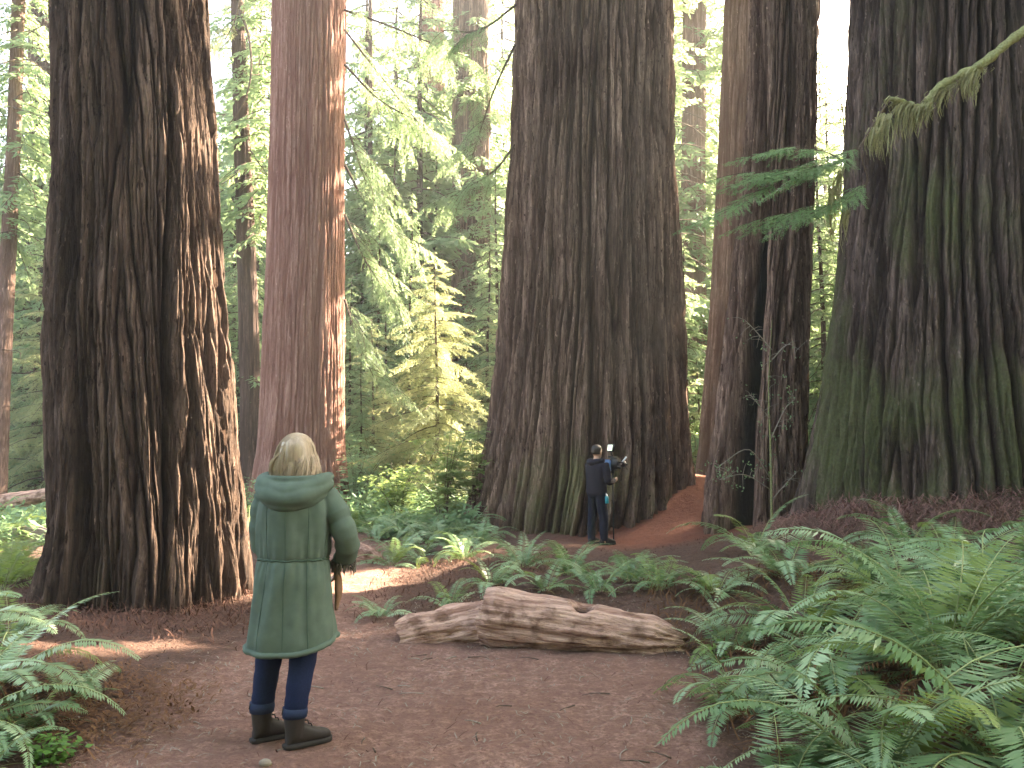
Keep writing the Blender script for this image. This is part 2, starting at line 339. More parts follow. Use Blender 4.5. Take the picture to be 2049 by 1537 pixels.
# ------------------------------------------------------------------ tree trunks
def trunk_mesh(prof, Y, spacing, depth, ncol, seed, zst=12, base_z=0.0, top=34.0, lobes=7, lobe_amp=.16, lobe_h=.9, moss=0.0, moss_h=3.0,
               cavity=None, step=.05, fine=1.0, top_r=None, moss_side=0.0):
    rows = sorted([(P(0, py, Y)[2], (P(l, py, Y)[0]+P(r, py, Y)[0])/2, (P(r, py, Y)[0]-P(l, py, Y)[0])/2) for py, l, r in prof])
    rows = np.array(rows); zt = rows[-1, 0]
    zs = [base_z-.5]
    while zs[-1] < zt+1.0: zs.append(zs[-1]+step)
    while zs[-1] < top: zs.append(zs[-1]+max(.5, step*6))
    z = np.array(zs)
    xc = np.interp(z, rows[:, 0], rows[:, 1]); r = np.interp(z, rows[:, 0], rows[:, 2])
    k = np.ones(9)/9
    pad = lambda a: np.convolve(np.pad(a, 4, 'edge'), k, 'valid')
    xc, r = pad(xc), pad(r)
    up = z > zt
    slope = (rows[-1, 1]-rows[-2, 1])/(rows[-1, 0]-rows[-2, 0]+1e-6)
    xc = np.where(up, rows[-1, 1]+slope*(z-zt), xc); rt = top_r if top_r else rows[-1, 2]*.45
    r = np.where(up, rows[-1, 2]+(rt-rows[-1, 2])*np.clip((z-zt)/(top-zt), 0, 1), r)
    cx0 = rows[0, 1]; phic = math.atan2(-Y, -cx0)
    u = np.linspace(-1, 1, ncol, endpoint=False); th = phic + math.pi*(.55*u+.45*u**3)
    TH, Z = np.meshgrid(th, z); Rr = r[:, None]*np.ones_like(TH); zz = np.maximum(Z-base_z, 0)
    t1 = TH/(2*math.pi)
    rref = float(np.median(r)); per = max(5, int(round(2*math.pi*rref/spacing)))
    warp = .24*perlin(t1*9, Z*.16, 9, seed+50) + .10*perlin(t1*23, Z*.5, 23, seed+51) + .05*perlin(t1*60, Z*2.5, 60, seed+52)
    def layer(mult, zs_, wd, sd_):
        p_ = max(5, int(round(per*mult))); f = perlin(t1*p_ + warp*mult, Z/(spacing/mult*zs_), p_, seed+sd_)
        return np.clip(np.abs(f)/wd, 0, 1)**.75
    l1 = layer(1.0, zst*1.7, .25, 1); l2 = layer(2.1, zst*1.6, .21, 2); l3 = layer(4.4, zst*1.5, .20, 3); l4 = layer(9.5, zst*1.3, .3, 5)
    tall = perlin(t1*(per//2+3), Z/(spacing*zst*1.5), per//2+3, seed+4)
    plate = perlin(t1*(per*2), Z/(spacing*3.0), per*2, seed+6)
    D = depth*((l1-1)*1.0 + (l2-1)*.60*fine + (l3-1)*.28*fine + (l4-1)*.13*fine + .55*(tall-.5) + .13*(plate-.4))
    lob = perlin(t1*lobes+.3*perlin(t1*5, Z*.3, 5, seed+9), Z*.10, lobes, seed+7)
    flare = lobe_amp*np.exp(-zz/lobe_h)*lob*1.6
    rad = Rr*(1+flare) + D*(.55+.45*np.clip(Rr/rref, .4, 1.3))
    ch = np.zeros_like(rad)
    for cv in (cavity or []):
        th0, wth, z0, z1, dep = cv
        dth = np.angle(np.exp(1j*(TH-phic-th0-.10*perlin(Z*.7, Z*0+3.3, 0, seed+31))))
        zt_ = np.interp(Z, [z0, z0+.3, z1-1.8, z1], [1, 1, 1, 0])
        ww = wth*(.55+.45*zt_)
        s = np.exp(-(dth/ww)**4)*zt_
        rad = rad - dep*Rr*s; ch = np.maximum(ch, sm(.25, .7, s))
    X = xc[:, None]+rad*np.cos(TH); Yv = Y+rad*np.sin(TH)
    V = np.stack([X, Yv, Z], -1).reshape(-1, 3)
    n, c = len(z), ncol
    i = np.arange(n-1)[:, None]*c; j = np.arange(c)[None]; j2 = (j+1) % c
    Qd = np.stack([i+j, i+j2, i+c+j2, i+c+j], -1).reshape(-1, 4)
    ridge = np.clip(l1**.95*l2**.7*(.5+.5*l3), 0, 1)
    ms = moss*np.exp(-(zz/moss_h)**1.5)*(.55+.9*perlin(t1*6, Z*.5, 6, seed+77)+.25*perlin(t1*40, Z*1.2, 40, seed+78))*(.35+.65*l1)
    if moss_side:
        ms = ms*(1+moss_side*np.cos(TH-(phic-1.1)))
    return V, Qd, {'ridge': ridge, 'moss': np.clip(ms, 0, 1), 'char_hollow': ch}, (rows[0, 1], Y)
def big_tree(name, label, cat, prof, Y, mat, group=None, **kw):
    V, Qd, at, (bx, by) = trunk_mesh(prof, Y, **kw)
    root = thing(name, label, cat, (bx, by, kw.get('base_z', 0.0)), group=group)
    obj('trunk', V, Qd, None, M[mat], root, True, at, world=True)
    return root

T1 = big_tree('redwood_tree', 'massive dark-barked redwood beside the path, its right flank catching warm sun', 'tree',
    [(0, 112, 415), (300, 116, 432), (500, 112, 442), (650, 104, 455), (800, 110, 468), (950, 116, 482), (1050, 110, 494), (1130, 96, 505), (1200, 80, 515), (1260, 60, 530)], 9.2, 'bark_dark',
    spacing=.34, depth=.165, ncol=480, seed=3, zst=13, base_z=-.02, lobes=9, lobe_amp=.15, lobe_h=.8, moss=.45, moss_h=2.2, step=.035)
T3 = big_tree('redwood_tree', 'enormous deeply furrowed redwood behind the man with the camera rig', 'tree',
    [(0, 1030, 1352), (300, 1018, 1355), (500, 1004, 1363), (700, 988, 1371), (850, 974, 1378), (950, 958, 1386), (1010, 940, 1390), (1080, 915, 1394)], 17.6, 'bark_brown',
    spacing=.33, depth=.24, ncol=560, seed=8, zst=17, base_z=.05, lobes=13, lobe_amp=.17, lobe_h=1.1, moss=.85, moss_h=2.6, step=.05, moss_side=.7)
T2 = big_tree('redwood_tree', 'straight reddish redwood with fine smooth vertical bark, behind the woman in the green parka', 'tree',
    [(0, 545, 692), (300, 541, 690), (600, 530, 690), (800, 522, 690), (900, 514, 692), (980, 500, 700), (1050, 482, 716)], 20.5, 'bark_red',
    spacing=.16, depth=.045, ncol=300, seed=14, zst=16, base_z=.1, lobes=7, lobe_amp=.16, lobe_h=1.0, moss=.5, moss_h=2.0, step=.06)
T4 = big_tree('redwood_tree', 'redwood with a tall black fire-scarred hollow, beside the red soil slope', 'tree',
    [(0, 1497, 1643), (200, 1492, 1639), (400, 1478, 1629), (600, 1455, 1620), (800, 1432, 1617), (900, 1418, 1620), (1000, 1400, 1626), (1100, 1386, 1638)], 14.4, 'bark_brown',
    spacing=.28, depth=.15, ncol=400, seed=21, zst=16, base_z=.1, lobes=7, lobe_amp=.14, lobe_h=.9, moss=.5, moss_h=2.2, step=.045,
    cavity=[(-.36, .27, -.5, 6.6, .72)])
T4b = big_tree('redwood_tree', 'slim pinkish redwood pressed close behind the fire-hollowed trunk', 'tree',
    [(0, 1449, 1560), (300, 1438, 1550), (600, 1420, 1530), (800, 1406, 1515), (1000, 1388, 1510)], 22.0, 'bark_pale',
    spacing=.18, depth=.05, ncol=220, seed=25, zst=16, base_z=.5, lobes=6, lobe_amp=.12, moss=.4, moss_h=2.0, step=.07)
T5 = big_tree('redwood_tree', 'mossy green-stained giant redwood standing on a mound of reddish needle litter', 'tree',
    [(0, 1708, 2130), (200, 1700, 2135), (400, 1690, 2140), (600, 1668, 2155), (750, 1648, 2175), (850, 1634, 2195), (950, 1618, 2220), (1050, 1602, 2240), (1100, 1594, 2250)], 11.9, 'bark_moss',
    spacing=.33, depth=.17, ncol=580, seed=33, zst=17, base_z=.7, lobes=10, lobe_amp=.07, lobe_h=.8, moss=1.2, moss_h=6.5, step=.04, moss_side=.5)
T6 = big_tree('redwood_tree', 'thin straight brown trunk in the gap beside the reddish redwood', 'tree',
    [(0, 461, 487), (300, 468, 502), (600, 476, 516), (800, 480, 522), (1000, 478, 530)], 26, 'bark_thin', spacing=.11, depth=.03, ncol=90, seed=40, zst=14, step=.15, moss=.3)
T7 = big_tree('hemlock_tree', 'slim leaning pale trunk with bare side branches, spotted with sun', 'tree',
    [(0, 25, 50), (300, 13, 40), (600, -5, 27), (800, -18, 18), (1020, -32, 12)], 23, 'bark_pale', spacing=.10, depth=.02, ncol=80, seed=42, zst=4, step=.12, moss=.3)
T8 = big_tree('redwood_tree', 'shaded dark trunk behind drooping foliage at the leaning slim tree', 'tree',
    [(0, 60, 105), (600, 54, 112), (1000, 45, 120)], 32, 'bark_dark', spacing=.2, depth=.05, ncol=90, seed=44, zst=12, step=.2, moss=.6)
TA = big_tree('redwood_tree', 'broad dark furrowed trunk in the background behind the golden young conifer', 'tree',
    [(0, 905, 980), (300, 903, 983), (800, 900, 988), (960, 893, 997)], 38, 'bark_brown', spacing=.24, depth=.10, ncol=150, seed=46, zst=14, step=.2, moss=.3)
TB = big_tree('redwood_tree', 'far reddish trunk half veiled by foliage beside the broad dark background trunk', 'tree',
    [(0, 842, 890), (950, 834, 900)], 46, 'bark_red', spacing=.2, depth=.06, ncol=90, seed=48, zst=14, step=.25)
TC = big_tree('redwood_tree', 'hazy pinkish trunk between the enormous furrowed redwood and the hollow one', 'tree',
    [(0, 1366, 1414), (400, 1362, 1412), (950, 1355, 1418)], 33, 'bark_pale', spacing=.16, depth=.05, ncol=110, seed=50, zst=14, step=.2)
TD = big_tree('redwood_tree', 'faint far trunk hard against the edge of the enormous furrowed redwood', 'tree',
    [(0, 1338, 1362), (950, 1335, 1372)], 44, 'bark_red', spacing=.16, depth=.05, ncol=80, seed=52, zst=14, step=.25)
TE = big_tree('hemlock_tree', 'very thin far pole trunk between the reddish redwood and the golden young conifer', 'tree',
    [(0, 737, 745), (950, 733, 748)], 36, 'bark_thin', spacing=.1, depth=.01, ncol=40, seed=54, zst=6, step=.4)

# ------------------------------------------------------------------ foliage
def kites(p, d, n, L, W):
    """leaf-shaped quads: base points p, directions d, normals n"""
    p = np.asarray(p, float); d = d/(np.linalg.norm(d, axis=1)[:, None]+1e-9)
    s = np.cross(d, n); s /= np.linalg.norm(s, axis=1)[:, None]+1e-9
    L = np.broadcast_to(L, (len(p),))[:, None]; W = np.broadcast_to(W, (len(p),))[:, None]
    V = np.stack([p, p+d*L*.42+s*W*.5, p+d*L, p+d*L*.42-s*W*.5], 1)
    return V.reshape(-1, 3)
def spray(L, tw_sp, lf_L, lf_W, lf_sp, droop, rng, spread=.42, rise=.1, tw_droop=.3):
    """a flat drooping conifer branch along +X; returns leaf verts (4 each) and axis points"""
    ts = np.arange(.10, 1.0, tw_sp/L); p_, d_, n_ = [], [], []
    ax = lambda t: np.array([L*t, .05*L*math.sin(3*t), L*(rise*t-droop*t*t)])
    for k, t in enumerate(ts):
        for sgn in (-1, 1):
            if rng.random() < .12: continue
            l = spread*L*min(1, t*3.5+.15)*(1.02-t)**.75*rng.uniform(.6, 1.15)+.04
            a = math.radians(rng.uniform(42, 68)); d0 = np.array([math.cos(a), sgn*math.sin(a), -tw_droop*rng.uniform(.3, 1.5)])
            d0 /= np.linalg.norm(d0); b0 = ax(t)
            m = max(2, int(l/lf_sp)); s = (np.arange(m)+.5)/m*l
            for sg in (-1, 1):
                aa = sg*math.radians(48); c, s_ = math.cos(aa), math.sin(aa)
                dd = np.tile([d0[0]*c-d0[1]*s_, d0[0]*s_+d0[1]*c, d0[2]], (m, 1)) + rng.normal(0, .16, (m, 3))
                pp = b0 + d0*s[:, None]; pp[:, 2] -= .5*tw_droop*s**2
                p_.append(pp); d_.append(dd); n_.append(np.tile([0, 0, 1.], (m, 1))+rng.normal(0, .35, (m, 3)))
    p_ = np.concatenate(p_); d_ = np.concatenate(d_); n_ = np.concatenate(n_); k = len(p_)
    V = kites(p_, d_, n_, lf_L*rng.uniform(.7, 1.3, k), lf_W*rng.uniform(.7, 1.3, k))
    axis = np.array([ax(t) for t in np.linspace(0, .97, 7)])
    return V, axis
def quads_for(n): return np.arange(n*4).reshape(-1, 4)
def branch_data(name, mats, L, tw_sp, lf_L, lf_W, lf_sp, droop, seed, r=.018, **kw):
    rng = np.random.default_rng(seed); V, ax = spray(L, tw_sp, lf_L, lf_W, lf_sp, droop, rng, **kw)
    mb = MB(); mb.tube(ax, np.linspace(r, r*.2, len(ax)), 4, cap=False); TV, TQ, _ = mb.get()
    nq = len(V)//4
    return mesh_data(name, np.concatenate([V, TV]), np.concatenate([quads_for(nq), TQ+len(V)]), None, mats, False, None, [0]*nq+[1]*len(TQ))

low = [spray(L, .20, .34, .12, .17, dr, np.random.default_rng(100+i), spread=.40, rise=ri, tw_droop=.45) for i, (L, dr, ri) in enumerate([(2.6, .28, .08), (2.6, .40, .15), (2.6, .18, .0), (2.6, .5, .1)])]
def crown_verts(H, zlo, rmax, n, rng, beams=None, origin=(0, 0, 0), shape=.8, droop=.15):
    out = []; axes = []
    for i in range(n):
        f = (i+rng.random())/n; z = zlo+(H-zlo)*f; V, ax = low[rng.integers(len(low))]
        l = rmax*((1-f)**shape*.9+.12)*rng.uniform(.65, 1.15)*min(1, .55+f*4); s = l/2.6; a = i*2.39996+rng.normal(0, .5)
        tilt = droop+rng.normal(0, .12); c, s_ = math.cos(a), math.sin(a); ct, st = math.cos(tilt), math.sin(tilt)
        Mx = np.array([[c, -s_, 0], [s_, c, 0], [0, 0, 1]]) @ np.array([[ct, 0, st], [0, 1, 0], [-st, 0, ct]])
        lsc = np.array([s, s, s]); W = (V*lsc) @ Mx.T + np.array([0, 0, z])
        out.append(W); axes.append((ax*s) @ Mx.T + np.array([0, 0, z]))
    W = np.concatenate(out)
    if beams is not None:
        K = W.reshape(-1, 4, 3); cen = K.mean(1)+np.asarray(origin); keep = np.ones(len(cen), bool)
        for p, r in beams:
            w = cen-np.asarray(p); al = w @ SUN; pr = np.linalg.norm(w-al[:, None]*SUN, axis=1); keep &= ~((pr < r) & (al > .5))
        W = K[keep].reshape(-1, 3)
    return W, axes
def crown_data(name, mat, W, axes, r=.03):
    mb = MB()
    for ax in axes: mb.tube(ax, np.linspace(r, r*.3, len(ax)), 3, cap=False)
    TV, TQ, _ = mb.get(); nq = len(W)//4
    return mesh_data(name, np.concatenate([W, TV]), np.concatenate([quads_for(nq), TQ+len(W)]), None, [mat, M['wood_twig']], False, None, [0]*nq+[1]*len(TQ))

rg = np.random.default_rng(77)
HEM = [crown_data('hemlock_crown', M['conifer'], *crown_verts(14, 1.2, 3.0, 85, rg)) for _ in range(4)]          # understorey trees, 14 m tall
HIGH = [crown_data('redwood_crown', M['conifer'], *crown_verts(17, 0, 3.6, 70, rg, shape=.5, droop=.3)) for _ in range(3)]   # crowns hung high on big trunks
def simple_trunk(name, H, r, mat, parent):
    mb = MB(); zs = np.linspace(-.4, H, 14)
    pts = np.stack([.05*np.sin(zs*.7), .05*np.cos(zs*.5), zs], -1)
    mb.tube(pts, np.interp(zs, [-.4, .3, H], [r*1.3, r, r*.12]), 10); return mb.build(name, mat, parent)
HTR = {}
def hemlock(x, y, H, label, group, k, name='hemlock_tree'):
    t = thing(name, label, 'tree', (x, y, gh(x, y)-.05), rg.uniform(0, 6.28), group)
    key = 'h'
    if key not in HTR:
        o = simple_trunk('trunk', 13.6, .14, M['bark_thin'], t); HTR[key] = o.data
    else: o = link('trunk', HTR[key], t)
    s = H/14; o.scale = (s, s, s); c = link('crown', HEM[k % len(HEM)], t); c.scale = (s*rg.uniform(.85, 1.15), s*rg.uniform(.85, 1.15), s)
    return t
for t, zc, s in ((T1, 16, 1), (T2, 16, 1), (T3, 17, 1.2), (T4, 17, .9), (T4b, 16, .8), (T5, 17, 1.1), (T6, 9, .8), (T7, 8, .7), (T8, 6, 1), (TA, 9, 1.1), (TB, 10, 1.2), (TC, 10, 1), (TD, 9, 1), (TE, 5, .8)):
    c = link('crown', HIGH[rg.integers(3)], t); c.location = (0, 0, zc); c.scale = (s, s, s); c.rotation_euler = (0, 0, rg.uniform(0, 6.28))

# background trees: distance bands across the view
FAR = 'pale hazy conifer in the far forest wall'
for i in range(110):
    y = rg.uniform(62, 115); x = rg.uniform(-.72, .78)*y
    hemlock(x, y, rg.uniform(13, 30), 'pale hazy conifer in the far wall of forest', 'conifers in the far forest wall', i)
def gap_of(k):
    if k < -.5: return 'beside the leaning slim tree'
    if k < -.27: return 'between the massive dark redwood and the reddish redwood'
    if k < .04: return 'between the reddish redwood and the enormous furrowed one'
    if k < .30: return 'in the gap beside the slim pinkish redwood'
    return 'in the bright gap beside the mossy giant redwood'
mid = [(-.66, 30, 11), (-.60, 38, 15), (-.63, 46, 17), (-.57, 27, 7), (-.55, 52, 20), (-.38, 34, 12), (-.35, 44, 17), (-.33, 30, 7), (-.205, 27, 8), (-.17, 33, 13), (-.155, 42, 17), (-.12, 50, 20), (-.06, 44, 15),
       (-.19, 24, 5), (-.03, 31, 11), (-.015, 50, 18), (.235, 40, 14), (.225, 30, 8), (.215, 52, 19), (.37, 34, 9), (.40, 42, 15), (.415, 30, 7), (.395, 54, 20), (.52, 50, 18), (.62, 46, 16), (-.13, 29, 9)]
mid += [(k, y, y*rg.uniform(.28, .5)) for k, y in [(-.62, 34), (-.58, 42), (-.64, 54), (-.36, 39), (-.34, 50), (-.32, 56), (-.20, 38), (-.18, 48), (-.14, 55), (-.10, 38), (-.08, 57), (-.04, 36), (.0, 42), (.01, 58), (.22, 36), (.24, 46), (.21, 58), (.38, 38), (.41, 48), (.39, 60), (.36, 45), (-.16, 30), (-.115, 33)]] + [(-.19, 40, 30), (-.15, 46, 34), (-.12, 37, 28), (-.08, 48, 36), (-.05, 43, 33), (-.01, 47, 34), (-.35, 45, 34), (-.33, 38, 28), (-.62, 42, 32), (.225, 44, 33), (.24, 38, 28), (.405, 40, 24)] + [(.395, 25, 13), (.412, 29, 16), (.385, 33, 17), (.43, 27, 15), (.22, 25.5, 9), (.235, 34, 15), (-.19, 36, 17), (-.15, 36, 18), (-.11, 42, 20), (-.05, 40, 19), (-.02, 36, 16), (-.17, 44, 22), (-.13, 30, 12), (-.355, 30, 14), (-.36, 36, 18), (-.33, 40, 20), (-.62, 31, 15), (-.64, 37, 18), (-.59, 44, 20), (-.345, 27, 12), (-.325, 33, 14), (-.60, 28, 13), (-.56, 33, 14)]
for i, (k, y, H) in enumerate(mid):
    hemlock(k*y, y, H, 'green understorey conifer in the middle distance '+gap_of(k), 'middle-distance conifers '+gap_of(k), i)

# trees added up-sun, mostly out of view, to shade the clearing and reddish redwood
beams = [((-2.85, 9.2, z), 1.0) for z in (.2, 1, 1.8, 2.6, 3.4)] + [((-3.0, 8.9, z), .28) for z in (4.4, 5.0)] + [((-2.05, 9.9, 0), 1.1), ((-2.0, 11.0, 0), .7), ((-1.75, 7.2, 0), .22), ((-3.1, 6.45, 0), .22), ((-3.4, 6.2, 0), .18), ((-2.8, 6.75, 0), .2)]
beams += [((-2.1, 22, z), 1.5) for z in (2, 4, 6)] + [((3.9, 17.6, z), .5) for z in (1, 3, 5)]  # lanes cut through the added crowns so sun reaches these spots
rs = np.random.default_rng(5)
for i, (x, y, H) in enumerate([(13.5, 14.5, 24), (17.5, 19.0, 30), (11.5, 17.0, 22), (22, 24, 34), (15.5, 24.0, 32), (20, 30.5, 36), (26, 29, 36), (19, 15, 28), (24, 18, 32), (30, 24, 36), (12.5, 10.0, 20), (15, 7, 22), (10.3, 33.5, 34), (5.7, 29.6, 27)]):
    t = thing('hemlock_tree', 'tall dense conifer added beyond the mossy giant redwood to block the sun', 'tree', (x, y, gh(x, y)-.05), 0, 'tall conifers added up-sun of the clearing')
    simple_trunk('trunk', H-.5, .3, M['bark_thin'], t)
    W, ax = crown_verts(H, 3.5, 4.6, 120, rs, beams, (x, y, 0)); link('crown', crown_data('shade_crown', M['conifer'], W, ax), t)

# unseen forest behind the viewer, added to block low sky light
for i in range(30):
    a = rg.uniform(-2.9, -.25); d = rg.uniform(7.5, 24); hemlock(d*math.cos(a), d*math.sin(a), rg.uniform(14, 24), 'conifer of the unseen forest, added behind the viewer to block low sky light', 'conifers added behind the viewer', i)
# ------------------------------------------------------------------ young conifers close enough to show their branches
def px_x(px, Y): return (px-1024.5)/FPX*Y/math.cos(PITCH)*1.0
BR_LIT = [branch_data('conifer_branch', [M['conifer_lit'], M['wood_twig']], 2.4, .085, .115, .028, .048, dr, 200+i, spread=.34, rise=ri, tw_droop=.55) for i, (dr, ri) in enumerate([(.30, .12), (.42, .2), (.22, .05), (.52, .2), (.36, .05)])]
BR_HEM = [branch_data('hemlock_branch', [M['hemlock'], M['wood_twig']], 2.0, .075, .075, .024, .040, dr, 220+i, r=.012, spread=.36, rise=ri, tw_droop=.35) for i, (dr, ri) in enumerate([(.22, .10), (.30, .08), (.15, .0)])]
BR_FINE = [branch_data('fine_branch', [M['conifer'], M['wood_twig']], 2.0, .085, .085, .022, .05, dr, 240+i, r=.012, spread=.36, rise=ri, tw_droop=.7) for i, (dr, ri) in enumerate([(.35, .10), (.5, .08), (.25, .0)])]
def young_conifer(x, y, H, label, meshes, lmax, n, zlo, seed, trunk_r=.07, shape=.75, tilt=.10):
    rng = np.random.default_rng(seed); t = thing('young_conifer', label, 'tree', (x, y, gh(x, y)-.04))
    simple_trunk('trunk', H, trunk_r, M['wood_twig'], t)
    for i in range(n):
        f = (i+rng.random())/n; z = zlo+(H-zlo)*f
        l = lmax*((1-f)**shape*.92+.08)*rng.uniform(.72, 1.12)
        o = link('branch', meshes[rng.integers(len(meshes))], t, (.05*math.sin(z*.7), .05*math.cos(z*.5), z)); s = l/2.4
        o.scale = (s, s, s*rng.uniform(.8, 1.2)); o.rotation_euler = (rng.normal(0, .15), tilt-f*.25+rng.normal(0, .12), i*2.39996+rng.normal(0, .4))
    return t
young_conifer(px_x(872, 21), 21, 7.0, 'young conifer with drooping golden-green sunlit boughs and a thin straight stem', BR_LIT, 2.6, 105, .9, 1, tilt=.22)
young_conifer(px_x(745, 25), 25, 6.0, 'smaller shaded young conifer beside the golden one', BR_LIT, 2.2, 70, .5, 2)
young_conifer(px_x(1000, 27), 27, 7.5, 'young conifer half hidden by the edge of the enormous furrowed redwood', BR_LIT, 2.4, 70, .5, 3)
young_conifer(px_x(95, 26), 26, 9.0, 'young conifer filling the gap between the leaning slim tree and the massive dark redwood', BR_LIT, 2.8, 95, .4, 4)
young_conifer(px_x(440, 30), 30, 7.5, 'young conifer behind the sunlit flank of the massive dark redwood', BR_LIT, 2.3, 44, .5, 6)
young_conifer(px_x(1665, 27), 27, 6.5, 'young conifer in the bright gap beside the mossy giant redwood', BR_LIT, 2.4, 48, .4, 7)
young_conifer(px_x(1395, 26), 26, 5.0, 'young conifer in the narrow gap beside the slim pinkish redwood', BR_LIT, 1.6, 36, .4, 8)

# bare and leafy boughs on the trunks
def bough(parent, pts, r, name='branch', mat='wood_twig', sprays=(), meshes=None, n=14, roll=0.0):
    pts = spline(pts, n); mb = MB(); mb.tube(pts, np.linspace(r, r*.25, n), 6)
    o = mb.build(name, M[mat], parent, world=True)
    for (f, az, tilt, s, k) in sprays:
        i = min(n-1, int(f*(n-1))); c = link('foliage_spray', (meshes or BR_HEM)[k % len(meshes or BR_HEM)], o)
        c.location = pts[i]-np.array(parent.location); c.rotation_euler = (roll*(.6+.5*((k*37) % 5)/5), tilt, az); c.scale = (s, s, s)
    return o
def rp(rows): return [P(*r) for r in rows]
rb = np.random.default_rng(9)
bough(T6, rp([(478, 20, 25.6), (497, 70, 25), (502, 150, 24.6), (480, 220, 24.5), (432, 275, 24.5)]), .05)
bough(T6, rp([(480, -10, 25.8), (470, 40, 25), (450, 80, 25)]), .04, sprays=[(.5, 2.5, .4, .7, 0), (.9, 3.2, .5, .8, 1)], meshes=BR_LIT)
bough(T6, rp([(490, 330, 25.7), (470, 350, 25), (440, 372, 24.8)]), .03, sprays=[(.4, 3.0, .4, .6, 0), (.9, 3.4, .5, .6, 2)], meshes=BR_LIT)
bough(T6, rp([(500, 300, 25.7), (520, 330, 25), (535, 350, 24.8)]), .03, sprays=[(.6, -.5, .5, .5, 1)], meshes=BR_LIT)
for (a, b_, c_) in [((690, 130, 20), (760, 200, 19.6), (850, 250, 19.5)), ((690, 330, 20), (740, 420, 19.6), (800, 470, 19.5)), ((690, 60, 20), (760, 150, 19.5), (905, 330, 19.5)), ((690, 20, 20), (800, 60, 19), (960, 130, 18.5)), ((690, 240, 20), (720, 330, 19.6), (742, 400, 19.6)), ((690, 430, 20), (730, 520, 19.5), (790, 610, 19.4)), ((690, 600, 20), (715, 680, 19.6), (750, 760, 19.5))]:
    sp = [(f, rb.uniform(-1.2, .6), rb.uniform(.35, .9), rb.uniform(.45, .95), i) for i, f in enumerate((.15, .22, .3, .36, .43, .5, .55, .6, .65, .7, .75, .8, .86, .92, .98))]
    bough(T2, rp([a, b_, c_]), .035, sprays=sp, meshes=BR_FINE)
for (a, b_, c_) in [((1030, 90, 17.2), (985, 190, 17), (940, 330, 17)), ((1030, 290, 17.2), (985, 345, 17), (900, 395, 17)), ((1032, 10, 17.2), (960, 60, 17), (880, 60, 17))]:
    sp = [(f, math.pi+rb.uniform(-.9, .9), rb.uniform(.3, .8), rb.uniform(.4, .8), i) for i, f in enumerate((.2, .3, .4, .5, .58, .65, .72, .8, .86, .92, .98))]
    bough(T3, rp([a, b_, c_]), .03, sprays=sp, meshes=BR_FINE)
for k, (py, x1, y1) in enumerate([(85, 112, 40), (95, 112, 110), (130, 118, 145), (215, 118, 260), (60, -30, 90), (120, -40, 150), (200, 55, 185), (420, 50, 412), (470, 35, 482), (700, 40, 720)]):
    bough(T7, rp([(36-py*.045, py, 22.8), ((36+x1)/2, (py+y1)/2-6, 22.4), (x1, y1, 22.3)]), .028 if k < 7 else .015)

# ------------------------------------------------------------------ sword ferns
def frond_data(name, mat, e0, e1, seed, pairs=46, width=.150, droop=.20, curl=0.0):
    rng = np.random.default_rng(seed); n = 60; t = np.linspace(0, 1, n); e = e0+(e1-e0)*t**1.25
    dx = np.cos(e)/n; dz = np.sin(e)/n; yy = curl*t**2
    ax = np.stack([np.cumsum(dx), yy, np.cumsum(dz)], -1)
    tp = .10+.90*(np.arange(pairs)/pairs)**.96; p_, d_, n_, L_, W_ = [], [], [], [], []
    for k, tt in enumerate(tp):
        i = min(n-1, int(tt*(n-1))); T = np.array([math.cos(e[i]), 2*curl*tt, math.sin(e[i])]); T /= np.linalg.norm(T)
        Nn = np.array([-math.sin(e[i]), 0, math.cos(e[i])])
        l = width*min(1, (tt-.02)/.22)**.6*(1.03-tt)**.55*1.22
        for sg in (-1, 1):
            if rng.random() < .03: continue
            sw = math.radians(10+24*tt+rng.normal(0, 2.5)); d = np.array([0, sg, 0])*math.cos(sw)+T*math.sin(sw)-Nn*(droop+rng.normal(0, .045))
            p_.append(ax[i]); d_.append(d); n_.append(Nn+T*rng.normal(.25, .10)+np.array([0, sg*.15, 0])); L_.append(l*rng.uniform(.88, 1.06)); W_.append(.0220*(.6+.4*(1-tt)))
    V = kites(np.array(p_), np.array(d_), np.array(n_), np.array(L_), np.array(W_))
    mb = MB(); mb.tube(ax[::6], np.linspace(.006, .0015, len(ax[::6])), 3, cap=False); TV, TQ, _ = mb.get(); nq = len(V)//4
    return mesh_data(name, np.concatenate([V, TV]), np.concatenate([quads_for(nq), TQ+len(V)]), None, [mat, M['stipe']], False, None, [0]*nq+[1]*len(TQ))
M['stipe'] = plain('stipe', (.26, .30, .13), .6, .3, 20, .2, 0)
SHAPES = [(1.25, -.55, 0), (1.05, -.75, .06), (.85, -.8, -.07), (1.35, .1, .04), (.65, -.7, .1), (1.15, -.2, -.05), (.95, -1.1, .03), (.45, -.5, -.08)]
FR = {k: [frond_data('frond', M[k], e0, e1, 300+i, curl=cu) for i, (e0, e1, cu) in enumerate(SHAPES)] for k in ('fern', 'fern_lit')}
FR_DEAD = [frond_data('dead_frond', M['fern_dead'], e0, e1, 320+i, pairs=24, width=.085, droop=.6, curl=cu) for i, (e0, e1, cu) in enumerate([(.5, -1.1, .1), (.25, -.8, -.12), (.7, -1.5, .05)])]
FERN_N = [0]
